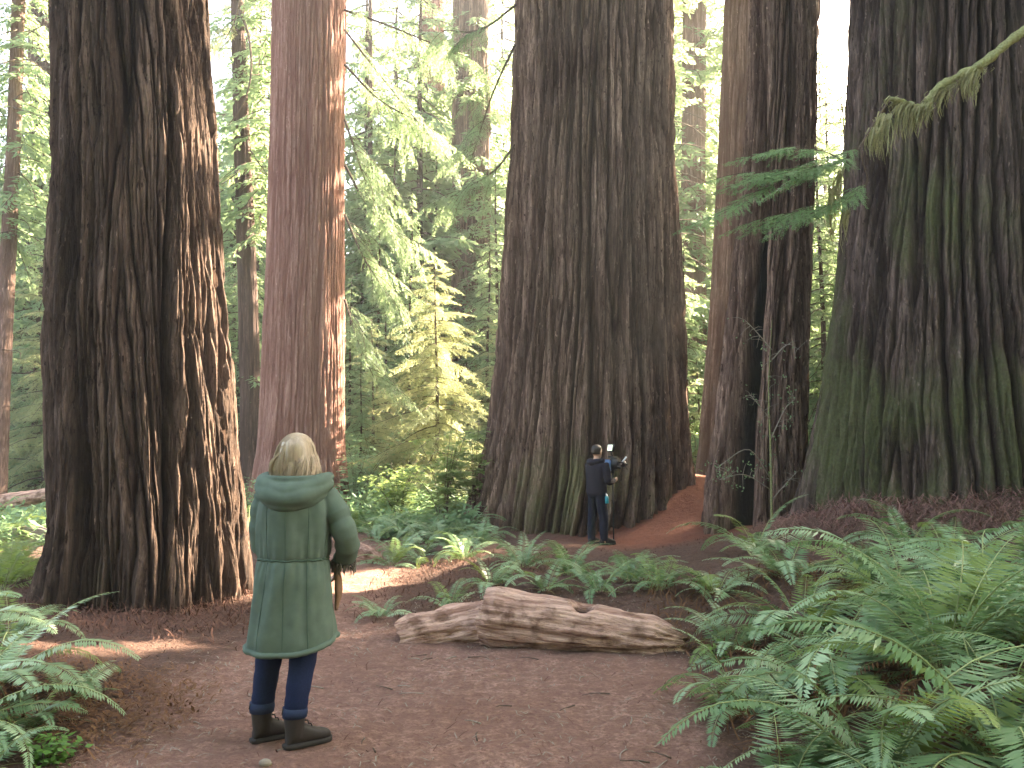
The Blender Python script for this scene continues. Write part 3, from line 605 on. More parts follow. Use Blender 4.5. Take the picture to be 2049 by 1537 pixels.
def fern(px, Y, L, n, label, group, mat='fern', dead=3, seed=None, spread=1.0, az0=None):
    FERN_N[0] += 1; rng = np.random.default_rng(seed or 1000+FERN_N[0]); x = px_x(px, Y)
    t = thing('sword_fern', label, 'fern', (x, Y, gh(x, Y)-.015), rng.uniform(0, 6.28), group)
    for i in range(n):
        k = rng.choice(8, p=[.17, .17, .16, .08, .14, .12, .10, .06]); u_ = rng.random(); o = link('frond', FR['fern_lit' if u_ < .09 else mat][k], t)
        a = i*2.39996+rng.normal(0, .35); s = 1.22*L*rng.uniform(.64, 1.08)
        o.rotation_euler = (rng.normal(0, .22), rng.normal(0, .12), a); o.scale = (s, s*rng.uniform(.9, 1.2), s); o.location = (.03*math.cos(a), .03*math.sin(a), 0)
    for i in range(dead//4):
        o = link('dead_frond', FR_DEAD[rng.integers(3)], t); s = L*rng.uniform(.6, .95); o.scale = (s, s, s); o.rotation_euler = (rng.normal(0, .3), -rng.uniform(.2, .55), rng.uniform(0, 6.28))
    for i in range(dead):
        o = link('dead_frond', FR_DEAD[rng.integers(3)], t); s = L*rng.uniform(.5, .85); o.scale = (s, s, s); o.rotation_euler = (rng.normal(0, .4), rng.normal(0, .1), rng.uniform(0, 6.28))
    return t
LB = 'sword fern in the middle rows of the dense bank below the mossy giant redwood'
for (px, Y, L, n) in [(1725, 3.85, 1.1, 17), (1975, 3.7, 1.1, 15), (1540, 3.75, .66, 11), (1860, 4.9, 1.2, 17), (1640, 5.1, 1.05, 16), (2060, 4.9, 1.15, 15), (1465, 5.1, .62, 13), (1790, 6.2, 1.1, 18), (1960, 6.3, 1.2, 18),
                     (1590, 6.5, .9, 16), (1450, 6.6, .66, 14), (1880, 7.5, .95, 16), (1715, 7.6, .8, 14), (2050, 7.4, 1.0, 15), (1560, 8.0, .75, 14), (1425, 8.0, .6, 12), (1850, 3.1, .75, 13), (2150, 3.9, .9, 12), (1640, 3.05, .6, 10)]:
    if px < 1500: lb, gr_ = 'smaller sword fern at the path edge of the bank near the tapering log end', 'ferns along the path edge of the bank'
    elif Y < 4.2: lb, gr_ = 'large sword fern with long arching fronds in the lowest row of the bank', 'ferns in the lowest row of the bank'
    elif Y > 7.3: lb, gr_ = 'sword fern in the top row of the bank, just below the reddish needle litter', 'ferns in the top row of the bank'
    else: lb, gr_ = LB, 'ferns on the bank below the mossy redwood'
    fern(px, Y, L, n, lb, gr_, dead=8)
fern(1500, 9.6, .95, 9, 'sword fern with tall upright fronds in front of the fire-hollowed trunk', None, dead=2, seed=4)
fern(1800, 8.9, .8, 8, 'sword fern at the top of the bank against the reddish needle litter', None, dead=2, seed=6)
LL = 'sword fern in the row just behind the fallen log'
for (px, Y, L, n) in [(1140, 9.4, .56, 14), (1255, 9.0, .60, 15), (1045, 10.0, .68, 14), (985, 8.9, .55, 12), (1310, 8.3, .62, 13), (1195, 8.3, .55, 12), (905, 8.3, .45, 10), (1090, 8.5, .5, 11)]:
    fern(px, Y, L, n, LL, 'ferns behind the fallen log')
fern(770, 8.25, .36, 12, 'small dark rosette fern on bare soil at the bend of the path', None, dead=0, seed=12)
fern(930, 11.6, .55, 12, 'shaded fern on the dark slope left of the fallen-log fern row', None, dead=4, seed=14)
LP = 'fern in the thicket on the slope beside the sunlit patch of path'
for (px, Y, L, n) in [(965, 14.2, .75, 13), (905, 13.4, .8, 13), (850, 13.6, .8, 13), (800, 13.0, .7, 12), (930, 15.6, .95, 13), (875, 15.4, .95, 13), (820, 15.8, .9, 12), (770, 16.0, .9, 12), (905, 17.6, 1.0, 12), (840, 18.0, 1.0, 12), (790, 12.2, .6, 11), (745, 18.5, .9, 11), (715, 17.0, .8, 11), (700, 20.5, 1.0, 11), (950, 18.5, 1.0, 12), (860, 12.3, .55, 11)]:
    fern(px, Y, L, n, LP, 'ferns on the slope beside the sunlit path', dead=3)
LF = 'sword fern in the corner clump below the massive dark redwood'
for (px, Y, L, n) in [(25, 5.0, .78, 15), (-60, 4.4, .85, 14), (170, 5.2, .42, 9), (-40, 6.0, .85, 14), (50, 6.6, .55, 10), (20, 4.1, .5, 9), (90, 4.6, .5, 9)]:
    fern(px, Y, L, n, LF, 'ferns in the corner below the dark redwood', dead=7)
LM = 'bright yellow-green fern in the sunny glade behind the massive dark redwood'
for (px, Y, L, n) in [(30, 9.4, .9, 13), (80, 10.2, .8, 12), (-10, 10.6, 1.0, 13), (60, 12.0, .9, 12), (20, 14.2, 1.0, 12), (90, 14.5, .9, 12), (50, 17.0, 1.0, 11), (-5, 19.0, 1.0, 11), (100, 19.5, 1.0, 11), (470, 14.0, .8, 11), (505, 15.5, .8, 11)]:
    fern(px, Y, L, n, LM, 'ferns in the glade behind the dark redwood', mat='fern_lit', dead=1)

# ------------------------------------------------------------------ shrubs and undergrowth
def leafy_shrub(x, y, H, w, nst, leaf, mat, label, seed, name='leafy_shrub', cat='shrub', group=None, lf=.055, per=26, tiers=True):
    rng = np.random.default_rng(seed); t = thing(name, label, cat, (x, y, gh(x, y)-.03), 0, group)
    lp, ld, ln = [], [], []
    for i in range(nst):
        a = rng.uniform(0, 6.28); rr = w*rng.uniform(.1, 1)**.7; h = H*rng.uniform(.55, 1.0)
        pts = spline([(0.05*math.cos(a), .05*math.sin(a), 0), (rr*.3*math.cos(a), rr*.3*math.sin(a), h*.5), (rr*math.cos(a), rr*math.sin(a), h)], 9)
        mb = MB(); mb.tube(pts, np.linspace(.012, .003, 9), 4); mb.build('stem', M['wood_twig'], t)
        for j in range(per):
            f = rng.uniform(.35, 1); q = pts[min(8, int(f*8))]; b_ = rng.uniform(0, 6.28); ex = rng.uniform(.02, .30)*w*1.1
            p0 = q+np.array([math.cos(b_)*ex, math.sin(b_)*ex, rng.normal(0, .02)])
            for _ in range(4):
                c_ = b_+rng.normal(0, .9); lp.append(p0+rng.normal(0, .02, 3)*[2, 2, 1]); ld.append([math.cos(c_), math.sin(c_), rng.normal(-.1, .2)]); ln.append([rng.normal(0, .35), rng.normal(0, .35), 1])
    k = len(lp); V = kites(np.array(lp), np.array(ld), np.array(ln), lf*rng.uniform(.7, 1.4, k)*1.5, lf*rng.uniform(.7, 1.2, k)*.8)
    tag(obj('leaves', V, quads_for(k), None, M[mat], t), kind='stuff'); return t
leafy_shrub(px_x(890, 16.5), 16.5, 2.3, .9, 13, None, 'shrub', 'tall yellow-green leafy shrub in layered sprays on the slope beside the path', 1, lf=.085, per=34)
leafy_shrub(px_x(950, 17.3), 17.3, 2.2, .7, 9, None, 'shrub', 'yellow-green shrub close against the foot of the enormous furrowed redwood', 2, lf=.085, per=34)
leafy_shrub(px_x(800, 17.5), 17.5, 1.5, .9, 11, None, 'shrub', 'low bushy yellow-green shrub behind the slope ferns', 3, lf=.08, per=32)
leafy_shrub(px_x(760, 22), 22, 2.6, 1.6, 14, None, 'under', 'soft pale green bush behind the bend of the path', 4, lf=.08)
leafy_shrub(px_x(715, 20), 20, 2.2, 1.1, 12, None, 'under', 'soft green bush at the foot of the reddish redwood', 5, lf=.075)
leafy_shrub(px_x(1392, 22), 22, 1.6, .9, 10, None, 'shrub', 'bright shrub in the gap at the head of the red soil slope', 6, lf=.07)
leafy_shrub(px_x(500, 17.5), 17.5, 1.4, .8, 9, None, 'under', 'low green bush between the two nearest left trunks', 7, lf=.06)
leafy_shrub(px_x(130, 4.25), 4.25, .16, .16, 8, None, 'sprout', 'small vivid green leafy sprout at the edge of the path', 8, name='leafy_plant', cat='plant', lf=.03, per=12)
leafy_shrub(px_x(1415, 6.35), 6.35, .22, .10, 4, None, 'sprout', 'small green sprig beside the tapering end of the log', 9, name='leafy_plant', cat='plant', lf=.025, per=8)
# lichen-hung twiggy shrub before the hollow trunk
t = thing('twiggy_shrub', 'sparse grey twiggy shrub with mossy stem in front of the fire-hollowed trunk', 'shrub', tuple([*P(1540, 1000, 12.6)[:2], gh(P(1540, 1000, 12.6)[0], 12.6)-.03]))
rng = np.random.default_rng(3); lp, ld, ln = [], [], []
for k, ctrl in enumerate([[(1545, 1060, 12.6), (1542, 900, 12.5), (1538, 780, 12.5), (1545, 640, 12.4)], [(1543, 960, 12.6), (1500, 900, 12.3), (1450, 925, 12.1), (1432, 940, 12.1)], [(1543, 980, 12.6), (1490, 950, 12.2), (1440, 960, 12.0)], [(1542, 880, 12.5), (1570, 820, 12.4), (1590, 800, 12.3)],
                               [(1542, 840, 12.5), (1510, 800, 12.3), (1500, 790, 12.3)], [(1545, 720, 12.4), (1575, 690, 12.3), (1600, 700, 12.3)], [(1545, 700, 12.4), (1510, 660, 12.3), (1490, 640, 12.3)], [(1545, 1000, 12.6), (1580, 960, 12.4), (1600, 940, 12.3)]]):
    pts = spline(rp(ctrl), 16); mb = MB(); mb.tube(pts, np.linspace(.022 if k == 0 else .010, .003, 16), 5); mb.build('stem', M['moss' if k == 0 else 'wood_pale'], t, world=True)
    mb = MB()
    for j in range(10 if k else 16):
        i = rng.integers(3, 16); d = rng.normal(0, 1, 3); d /= np.linalg.norm(d); l = rng.uniform(.08, .28)
        e = pts[i]+d*l; mb.tube(np.array([pts[i], pts[i]+d*l*.5+[0, 0, .02], e]), [.005, .004, .002], 3, cap=False)
        for _ in range(5 if k in (0, 1, 2, 3) else 1):
            lp.append(e+rng.normal(0, .035, 3)); ld.append(rng.normal(0, 1, 3)); ln.append(rng.normal(0, 1, 3)+[0, 0, 1])
    mb.build('twig', M['wood_pale'], t, world=True)
k = len(lp); tag(obj('leaves', kites(np.array(lp), np.array(ld), np.array(ln), .045, .024), quads_for(k), None, M['under'], t, world=True), kind='stuff')

def mass(name, label, mat, regions, seed, lf):
    rng = np.random.default_rng(seed); Vs = []
    for (x0, x1, y0, y1, n, hmax) in regions:
        bx = rng.uniform(x0, x1, n); by = rng.uniform(y0, y1, n); bz = ground_h(bx, by); hh = hmax*rng.uniform(.3, 1, n); m_ = 46
        for i in range(n):
            a = rng.uniform(0, 6.28, m_); r_ = rng.uniform(.1, 1, m_)**.6*hh[i]*.8; z = rng.uniform(.05, 1, m_)*hh[i]*(1-.35*(r_/hh[i])**2)
            p = np.stack([bx[i]+r_*np.cos(a), by[i]+r_*np.sin(a), bz[i]+z], -1); d = np.stack([np.cos(a), np.sin(a), rng.normal(.1, .5, m_)], -1)
            Vs.append(kites(p, d, np.tile([0, 0, 1.], (m_, 1))+rng.normal(0, .5, (m_, 3)), lf*rng.uniform(.7, 1.5, m_), lf*.4*rng.uniform(.7, 1.4, m_)))
    V = np.concatenate(Vs); return tag(obj(name, V, quads_for(len(V)//4), None, M[mat]), label, 'undergrowth', kind='stuff')
mass('undergrowth', 'pale green tangle of low undergrowth covering the far forest floor', 'under', [(-20, 20, 24, 42, 420, .9), (-40, 40, 42, 75, 420, 1.4), (-70, 70, 75, 120, 260, 2.6)], 4, .28)
mass('glade_undergrowth', 'green low undergrowth among the ferns of the glades on either side', 'under', [(-16, -7.6, 11, 24, 200, .7), (-5.2, -1.0, 17.5, 26, 240, 1.0), (-2.6, -.8, 15.5, 19, 50, .6), (-9, -6.6, 14, 24, 50, .5), (4.0, 5.6, 20.5, 26, 30, .7)], 5, .15)

# ------------------------------------------------------------------ litter on the forest floor
def slivers(n, xs, ys, dens, rng, L, W, lift, bend, mat, name, label, cat='litter'):
    x = rng.uniform(*xs, n); y = rng.uniform(*ys, n); k = rng.random(n) < dens(x, y); x, y = x[k], y[k]; n = len(x)
    z = ground_h(x, y); a = rng.uniform(0, 6.28, n); l = L*rng.uniform(.4, 1.5, n); w = W*rng.uniform(.5, 1.5, n); el = rng.normal(.1, bend, n)
    d = np.stack([np.cos(a)*np.cos(el), np.sin(a)*np.cos(el), np.sin(el)], -1); s = np.stack([-np.sin(a), np.cos(a), np.zeros(n)], -1)
    p = np.stack([x, y, z+rng.uniform(0, lift, n)+.004], -1); up = np.array([0, 0, 1.])
    mid = p+d*l[:, None]*.5+up*(l*.12)[:, None]+s*(l*rng.normal(0, .12, n))[:, None]; e = p+d*l[:, None]
    V = np.stack([p-s*w[:, None]*.5, p+s*w[:, None]*.5, mid+s*w[:, None]*.5, mid-s*w[:, None]*.5, e+s*w[:, None]*.2, e-s*w[:, None]*.2], 1).reshape(-1, 3)
    b_ = np.arange(n)[:, None]*6; Qs = np.concatenate([b_+[0, 1, 2, 3], b_+[3, 2, 4, 5]])
    return tag(obj(name, V, Qs, None, M[mat]), label, cat, kind='stuff')
rl = np.random.default_rng(8)
offp = lambda x, y: sm(-.1, .5, sdf(PATH, x, y))
slivers(26000, (-6.5, 7), (3.2, 13), lambda x, y: .15+.85*offp(x, y), rl, .06, .006, .012, .25, 'litter', 'needle_litter', 'scattered brown needles and leaf bits over the forest floor')
slivers(4200, (-2.6, 1.6), (3.4, 9), lambda x, y: np.clip(.5+.9*fbm(x*1.2, y*1.2, 2, 15), .08, 1), rl, .055, .005, .006, .08, 'wood_pale', 'pale_litter', 'fine pale twig bits strewn over the bare path')
slivers(30000, (3.2, 9.5), (8.4, 12.5), lambda x, y: np.clip(1.35*bell(x, y, 6.6, 10.0, 3.0, 1.5, 3), 0, 1), rl, .15, .007, .10, .36, 'litter_red', 'tangled_litter', 'thick tangle of dead reddish-brown redwood twigs heaped around the mossy giant')
slivers(9000, (-5.8, -2.0), (6.6, 9.4), lambda x, y: np.clip(1.3*bell(x, y, -4.0, 8.2, 1.9, 1.2, 3), 0, 1), rl, .12, .007, .05, .4, 'litter', 'trunk_litter', 'dark shredded bark and twigs around the foot of the massive dark redwood')
slivers(5000, (-3.6, -1.9), (4.2, 6.0), lambda x, y: np.clip(1.3*bell(x, y, -2.75, 5.0, .75, .8, 3), 0, 1), rl, .055, .011, .07, .3, 'fern_dead', 'brown_fern_litter', 'heap of dead brown fern leaflets at the left edge of the path')
slivers(6000, (-1.8, 1.2), (7.6, 12), lambda x, y: np.clip(bell(x, y, -.6, 10.0, 1.2, 2.2, 3), 0, 1), rl, .10, .007, .06, .4, 'litter', 'slope_litter', 'dark twig litter on the slope behind the log')
slivers(9000, (1.2, 5.2), (3.2, 8.5), lambda x, y: .9*offp(x, y), rl, .11, .010, .08, .5, 'fern_dead', 'fern_bank_litter', 'dead brown fern bits under the fern bank')
# single sticks and stones on the path
rng = np.random.default_rng(31)
for i in range(46):
    x = rng.uniform(-2.0, 1.0); y = rng.uniform(4.0, 8.0)
    if sdf(PATH, np.array([x]), np.array([y]))[0] > -.1: continue
    l = rng.uniform(.06, .2); a = rng.uniform(0, 6.28); d = np.array([math.cos(a), math.sin(a), 0]); q = np.array([x, y, gh(x, y)+.004])
    pts = [q, q+d*l*.5+rng.normal(0, .012, 3)*[1, 1, .3], q+d*l]; pts[1][2] = q[2]+.006; pts[2][2] = gh(pts[2][0], pts[2][1])+.004
    mb = MB(); mb.tube(spline(pts, 6), np.linspace(.005, .002, 6), 5); o = mb.build('twig', M['wood_pale' if i % 2 else 'wood_twig'])
    tag(o, 'small bare twig lying on the trodden path' if i % 2 == 0 else 'small pale bleached twig lying on the trodden path', 'twig', 'pale twigs on the path' if i % 2 else 'twigs on the path')
mb = MB(); mb.ball((0, 0, .012), (.035, .02, .022), 10); o = mb.build('pebble', M['wood_pale']); o.location = (px_x(553, 4.25), 4.25, gh(px_x(553, 4.25), 4.25)); tag(o, 'pale pebble on the path just in front of the left boot', 'pebble')

# ------------------------------------------------------------------ logs
def log_piece(name, label, A, B, r0, r1, seed, mat='log', notch=None, sink=.25, n=150, k=110, ragged=.05, dip=1.0, end=.45):
    A, B = np.asarray(A, float), np.asarray(B, float); ax = B-A; L = np.linalg.norm(ax); ax /= L
    rot = math.atan2(ax[1], ax[0]); t = np.linspace(0, 1, n); th = np.linspace(0, 2*math.pi, k, endpoint=False); T, TH = np.meshgrid(t, th, indexing='ij')
    c = TH/(2*math.pi)
    r = np.interp(T, [0, .06, .5, .85, 1], [r0*.90, r0, (r0*.6+r1*.4), r1*1.05, r1*end])
    r = r*(1+.07*perlin(c*3, T*3, 3, seed)+.05*perlin(c*9, T*2.0, 9, seed+1)) + .016*perlin(c*22, T*5.0, 22, seed+2) + .012*perlin(c*46, T*4.0, 46, seed+8) - .03*np.clip(.10-np.abs(perlin(c*16, T*2.2, 16, seed+9)), 0, 1)*4*(r0/.27) - .02*np.clip(.25-np.abs(perlin(c*12, T*1.4, 12, seed+3)), 0, 1)*3
    ch = np.zeros_like(r)
    if notch is not None:
        s = np.exp(-(((T-notch[0])/.045)**2+((np.angle(np.exp(1j*(TH-notch[1]))))/.45)**2)**1.5); r = r*(1-.7*s); ch = sm(.15, .6, s)
    xl = T*L + ragged*(perlin(c*7, T*0, 7, seed+5)+.5*perlin(c*19, T*0, 19, seed+6))*np.exp(-T*9) - 1.4*ragged*(perlin(c*8, T*0+7, 8, seed+7))*np.exp(-(1-T)*9)
    X = np.stack([xl, r*np.cos(TH), r*np.sin(TH)*dip], -1)
    # close both ends with a hollowed cap
    rows = [X[0]*[1, .25, .25]+[.10, 0, 0], X[0]*[1, .72, .72]+[.05, 0, 0]]+[X[i] for i in range(n)]+[X[-1]*[1, .4, .4]+[-.02, 0, 0]]
    mb = MB(); mb.rings(rows); V, Qd, Tr = mb.get()
    chv = np.concatenate([np.full(k, .9), np.full(k, .35)]+[ch[i] for i in range(n)]+[np.full(k, .4)]+[[.9, .4]])  # notch and hollowed ends coloured darker than the rest of the log
    el = math.asin(ax[2]); o = obj(name, V, Qd, Tr, M[mat], None, True, {'char_hollow': chv}); o.location = A; o.rotation_euler = (0, -el, rot)
    return tag(o, label, 'log')
lz = gh(.4, 7.0)
log_piece('fallen_log', 'thick weathered pinkish-tan log with a split notch on top, lying at the path edge', (-.24, 7.12, lz+.20), (1.42, 6.75, gh(1.42, 6.75)+.05), .27, .17, 5, notch=(.50, 1.75))
log_piece('fallen_log', 'smaller broken log butted against the end of the thick notched log', (-.17, 7.30, lz+.10), (-1.00, 7.20, lz-.03), .225, .19, 9, end=.9)
log_piece('fallen_log', 'weathered grey log with a splintered end among the ferns behind the massive dark redwood', P(-60, 1095, 14.5), P(98, 1070, 14.2), .26, .20, 12, mat='log_grey' if 'log_grey' in M else 'log')
log_piece('fallen_log', 'dark mossy log lying across the far floor by the leaning slim tree', P(-20, 1010, 20.5), P(125, 985, 20.5), .22, .16, 15, mat='log')
o = log_piece('root_chunk', 'grey weathered root chunk beside the path beyond the woman', P(715, 1105, 12.8), P(762, 1118, 12.6), .16, .10, 18, n=30, k=30, ragged=.05); o['category'] = 'root'

# ------------------------------------------------------------------ hemlock beside the mossy giant, its bough reaching across
hx, hy = P(2330, 900, 8.3)[0], 8.3
HT = thing('hemlock_tree', 'hemlock whose moss-covered bough reaches across the mossy giant redwood', 'tree', (hx, hy, gh(hx, hy)-.05))
simple_trunk('trunk', 20, .19, M['bark_thin'], HT); c = link('crown', HEM[1], HT); c.scale = (.75, .75, .75); c.location = (0, 0, 9.5)
main = spline(rp([(2330, -90, 8.3), (2190, -20, 8.35), (2049, 62, 8.4), (1965, 128, 8.4), (1898, 162, 8.4), (1868, 186, 8.4), (1846, 214, 8.4), (1812, 206, 8.4), (1780, 197, 8.4)]), 60)
rng = np.random.default_rng(2); rad = np.interp(np.linspace(0, 1, 60), [0, .45, .8, 1], [.060, .046, .030, .026])*(1+.24*rng.normal(0, 1, 60).clip(-1.2, 1.2))
mb = MB(); mb.tube(main, rad, 9); MBR = mb.build('mossy_branch', M['moss'], HT, world=True)
def hang(parent, origin, strips, name='hanging_moss'):
    """curtains of hanging moss: (centre, length, count, spread)"""
    for (c_, ln_, n, sp) in strips:
        V, Qs = [], []; b_ = 0
        for _ in range(n):
            p = np.asarray(c_)+rng.normal(0, 1, 3)*sp; l = ln_*rng.uniform(.35, 1.15); w = rng.uniform(.004, .012); a = rng.uniform(0, 3.14); sd_ = np.array([math.cos(a), math.sin(a), 0])*w
            z = np.linspace(0, 1, 5); cv = p+np.stack([.03*np.sin(z*4+a), .03*np.cos(z*3+a), -l*z], -1)
            for q, zz in zip(cv, z): V += [q-sd_*(1-.8*zz), q+sd_*(1-.8*zz)]
            Qs += [[b_+2*i, b_+2*i+1, b_+2*i+3, b_+2*i+2] for i in range(4)]; b_ += 10
        o = obj(name, np.array(V)-np.array(origin), Qs, None, M['moss_hang'], parent)
fluff = [(main[i]+[0, 0, -rad[i]*.5], (.10 if i % 3 else .22), 30, (.045, .022, .014)) for i in range(22, 60, 2)]
hang(MBR, HT.location, fluff)
hang(MBR, HT.location, [(P(1800, 215, 8.4), .34, 80, (.06, .03, .01)), (P(1765, 235, 8.4), .42, 90, (.05, .03, .02)), (P(1748, 262, 8.4), .30, 60, (.03, .03, .02)), (P(1936, 150, 8.4), .28, 50, (.04, .02, .01)), (P(1950, 165, 8.4), .28, 10, (.01, .01, .01)),
                        (P(1830, 218, 8.4), .30, 60, (.05, .03, .01)), (P(1678, 345, 8.2), .5, 26, (.02, .03, .03)), (P(1660, 380, 8.2), .55, 22, (.03, .03, .03)), (P(1690, 420, 8.2), .4, 18, (.02, .03, .03))])
for rows, r_, sprs in [([(1780, 200, 8.4), (1745, 252, 8.35), (1715, 300, 8.3), (1682, 325, 8.25), (1600, 338, 8.2), (1500, 345, 8.1)], .012, [(.45, 3.0, .15, .42, 0), (.55, 2.6, .1, .45, 1), (.62, 3.5, .15, .42, 2), (.72, 2.9, .12, .42, 0), (.8, 3.4, .1, .40, 1), (.9, 3.1, .15, .36, 2), (.98, 3.1, .1, .34, 0)]),
                       ([(1745, 252, 8.35), (1722, 300, 8.3), (1735, 360, 8.3), (1712, 392, 8.3), (1650, 410, 8.2), (1560, 430, 8.15)], .009, [(.5, 3.0, .3, .38, 1), (.62, 3.3, .2, .42, 0), (.74, 2.8, .25, .40, 2), (.86, 3.2, .2, .38, 1), (.97, 3.1, .2, .36, 0)]),
                       ([(1690, 322, 8.25), (1640, 300, 8.2), (1580, 292, 8.15)], .007, [(.5, 3.2, .0, .32, 0), (.95, 3.0, .05, .34, 2)]),
                       ([(1600, 338, 8.2), (1500, 400, 8.1), (1420, 440, 8.05)], .006, [(.3, 3.3, .3, .3, 1), (.6, 3.4, .3, .3, 2), (.95, 3.3, .3, .24, 0)])]:
    bough(HT, rp(rows), r_, name='branch', sprays=[q for (f, az, ti, sc_, k) in sprs for q in ((f, az, ti, sc_*1.1, k), (max(0, f-.06), az+.5, ti+.15, sc_*.8, k+1))], n=22, roll=-.55)

# ------------------------------------------------------------------ people
def remesh(mb, name, mat, parent, voxel, smooth_it=3, world=False, disp=None):
    o = mb.build('tmp_'+name, mat, None, True); md = o.modifiers.new('r', 'REMESH'); md.mode = 'VOXEL'; md.voxel_size = voxel; md.use_smooth_shade = True
    if smooth_it:
        s = o.modifiers.new('s', 'SMOOTH'); s.iterations = smooth_it; s.factor = .5
    dg = bpy.context.evaluated_depsgraph_get(); me = bpy.data.meshes.new_from_object(o.evaluated_get(dg)); me.name = name
    bpy.data.objects.remove(o)
    if not me.materials: me.materials.append(mat)
    me.polygons.foreach_set('use_smooth', np.ones(len(me.polygons), bool))
    return link(name, me, parent)
def hand(mb, w, d, n, curl, side, sc=1.0):
    """palm and five fingers: wrist w, pointing d, palm facing n; side +1/-1 puts the thumb on that side"""
    w, d, n = [np.asarray(v, float) for v in (w, d, n)]; d = d/np.linalg.norm(d); n = n-d*np.dot(n, d); n /= np.linalg.norm(n); s = np.cross(d, n)*side
    mb.tube([w, w+d*.03*sc, w+d*.08*sc], np.array([.024, .036, .036])*sc, 8, flat=[.8, .5, .5], up=n)
    for k, (o_, l) in enumerate(((.027, .070), (.009, .078), (-.009, .073), (-.026, .056))):
        p = w+d*.08*sc+s*o_*sc; pts = [p-d*.012*sc]; a = .15
        for j, f in enumerate((.42, .32, .26)):
            a += curl*(.8, 1.0, .7)[j]; p = p+(d*math.cos(a)+n*math.sin(a))*l*f*sc; pts.append(p)
        mb.tube(pts, np.array([.0095, .0092, .0085, .0072])*sc, 6)
    p = w+d*.025*sc+s*.028*sc; pts = [p]; dd = d*.75+s*.55+n*.35
    for j in range(2):
        p = p+dd/np.linalg.norm(dd)*.032*sc; pts.append(p); dd = dd-s*.35*curl+n*.45*curl
    mb.tube(pts, np.array([.013, .011, .0085])*sc, 6)
def head(mb, c, s=1.0, yaw=0.0):
    c = np.asarray(c, float); cc, ss = math.cos(yaw), math.sin(yaw); Rm = np.array([[cc, -ss, 0], [ss, cc, 0], [0, 0, 1]])
    rows = []; a = np.arange(20)*2*math.pi/20
    for z, hw, hf, hb in [(-.118, .030, .060, .020), (-.105, .045, .078, .045), (-.07, .060, .085, .070), (-.03, .069, .086, .090), (.01, .073, .088, .100), (.05, .074, .088, .102), (.08, .068, .078, .092), (.10, .052, .058, .070), (.113, .026, .03, .036)]:
        y = np.where(np.sin(a) > 0, np.sin(a)*hf, np.sin(a)*hb); rows.append(c+s*(np.stack([np.cos(a)*hw, y, np.full(20, z)], -1) @ Rm.T))
    mb.rings(rows); L = lambda *v: c+s*(Rm @ np.array(v))
    mb.tube([L(0, .080, .025), L(0, .098, -.005), L(0, .108, -.025), L(0, .085, -.036)], np.array([.009, .011, .014, .008])*s, 8)
    for sg in (-1, 1):
        mb.ball(L(sg*.075, -.005, -.005), np.array([.010, .018, .030])*s, 8); mb.tube([L(sg*.012, .088, .030), L(sg*.045, .076, .032)], np.array([.008, .007])*s, 6)
    mb.tube([L(-.024, .083, -.065), L(0, .090, -.063), L(.024, .083, -.065)], np.array([.005, .008, .005])*s, 6); mb.ball(L(0, .075, -.100), .018*s, 8)
    return L
def eyes(L, parent, s=1.0):
    for sg in (-1, 1):
        mb = MB(); mb.ball(L(sg*.032, .076, .010), .012*s, 10); mb.build('eye', M['eye'], parent)
def rings_z(rows, k=40, fold=0.0, seed=0, nf=7, hem=None, gather=None):
    out = []; a = np.arange(k)*2*math.pi/k
    for i, (z, cx, cy_, hw, hd) in enumerate(rows):
        f = 1+fold*perlin(a/(2*math.pi)*nf+.5*perlin(a/(2*math.pi)*3, z*1.6+a*0, 3, seed+1), z*1.3+a*0, nf, seed)+.45*fold*perlin(a/(2*math.pi)*nf*2+.5*perlin(a/(2*math.pi)*5, z*2.5+a*0, 5, seed+3), z*2.6+a*0, nf*2, seed+2)
        if gather: f = f+gather[1]*np.exp(-abs(z-gather[0])/.07)*np.sin(a*24+3*perlin(a/(2*math.pi)*7, a*0+.5, 7, seed+4))*(1-np.exp(-(z-gather[0])**2/.0003))+.02*perlin(a/(2*math.pi)*6, z*9+a*0, 6, seed+12)
        e = .85; X = np.sign(np.cos(a))*np.abs(np.cos(a))**e*hw*f; Yv = np.sign(np.sin(a))*np.abs(np.sin(a))**e*hd*f
        zz = np.full(k, z)
        if hem is not None: zz = zz+hem(a)*np.exp(-(z-rows[0][0])/.12)
        out.append(np.stack([cx+X, cy_+Yv, zz], -1))
    return out
def dense(rows, n):
    return [tuple(r) for r in spline(np.array(rows, float), n)]
M['skin'] = plain('skin', (.50, .30, .22), .55, .4, 60, .08, .05)
M['eye'] = plain('eye', (.55, .53, .50), .2, .5, 10, .05, 0)
M['hair_blonde'] = plain('hair_blonde', (.37, .285, .205), .4, .5, 1.0, .5, .0, map_scale=(90, 90, 3))
M['hair_dark'] = plain('hair_dark', (.022, .017, .015), .5, .4, 90, .3, .3)
M['parka'] = plain('parka', (.090, .125, .102), .9, .15, 16, .24, .35, .003)
M['parka_seam'] = plain('parka_seam', (.060, .096, .075), .9, .15, 70, .16, .35, .003)
M['fur'] = plain('fur', (.10, .09, .075), 1, .1, 60, .4, .5)
M['lining'] = plain('lining', (.20, .115, .075), .95, .1, 50, .25, .4)
M['jeans'] = plain('jeans', (.009, .016, .050), .85, .15, 120, .35, .3, .002)
M['jeans_cuff'] = plain('jeans_cuff', (.022, .034, .075), .85, .15, 120, .3, .3, .002)
M['boot'] = plain('boot', (.030, .023, .021), .6, .35, 40, .3, .2)
M['sole'] = plain('sole', (.035, .030, .028), .8, .2, 30, .2, .3)
M['hoodie'] = plain('hoodie', (.020, .018, .026), .9, .15, 60, .25, .3)
M['black_jeans'] = plain('black_jeans', (.012, .014, .024), .9, .15, 90, .3, .3)
M['rig_black'] = plain('rig_black', (.018, .018, .020), .45, .5, 30, .2, 0)
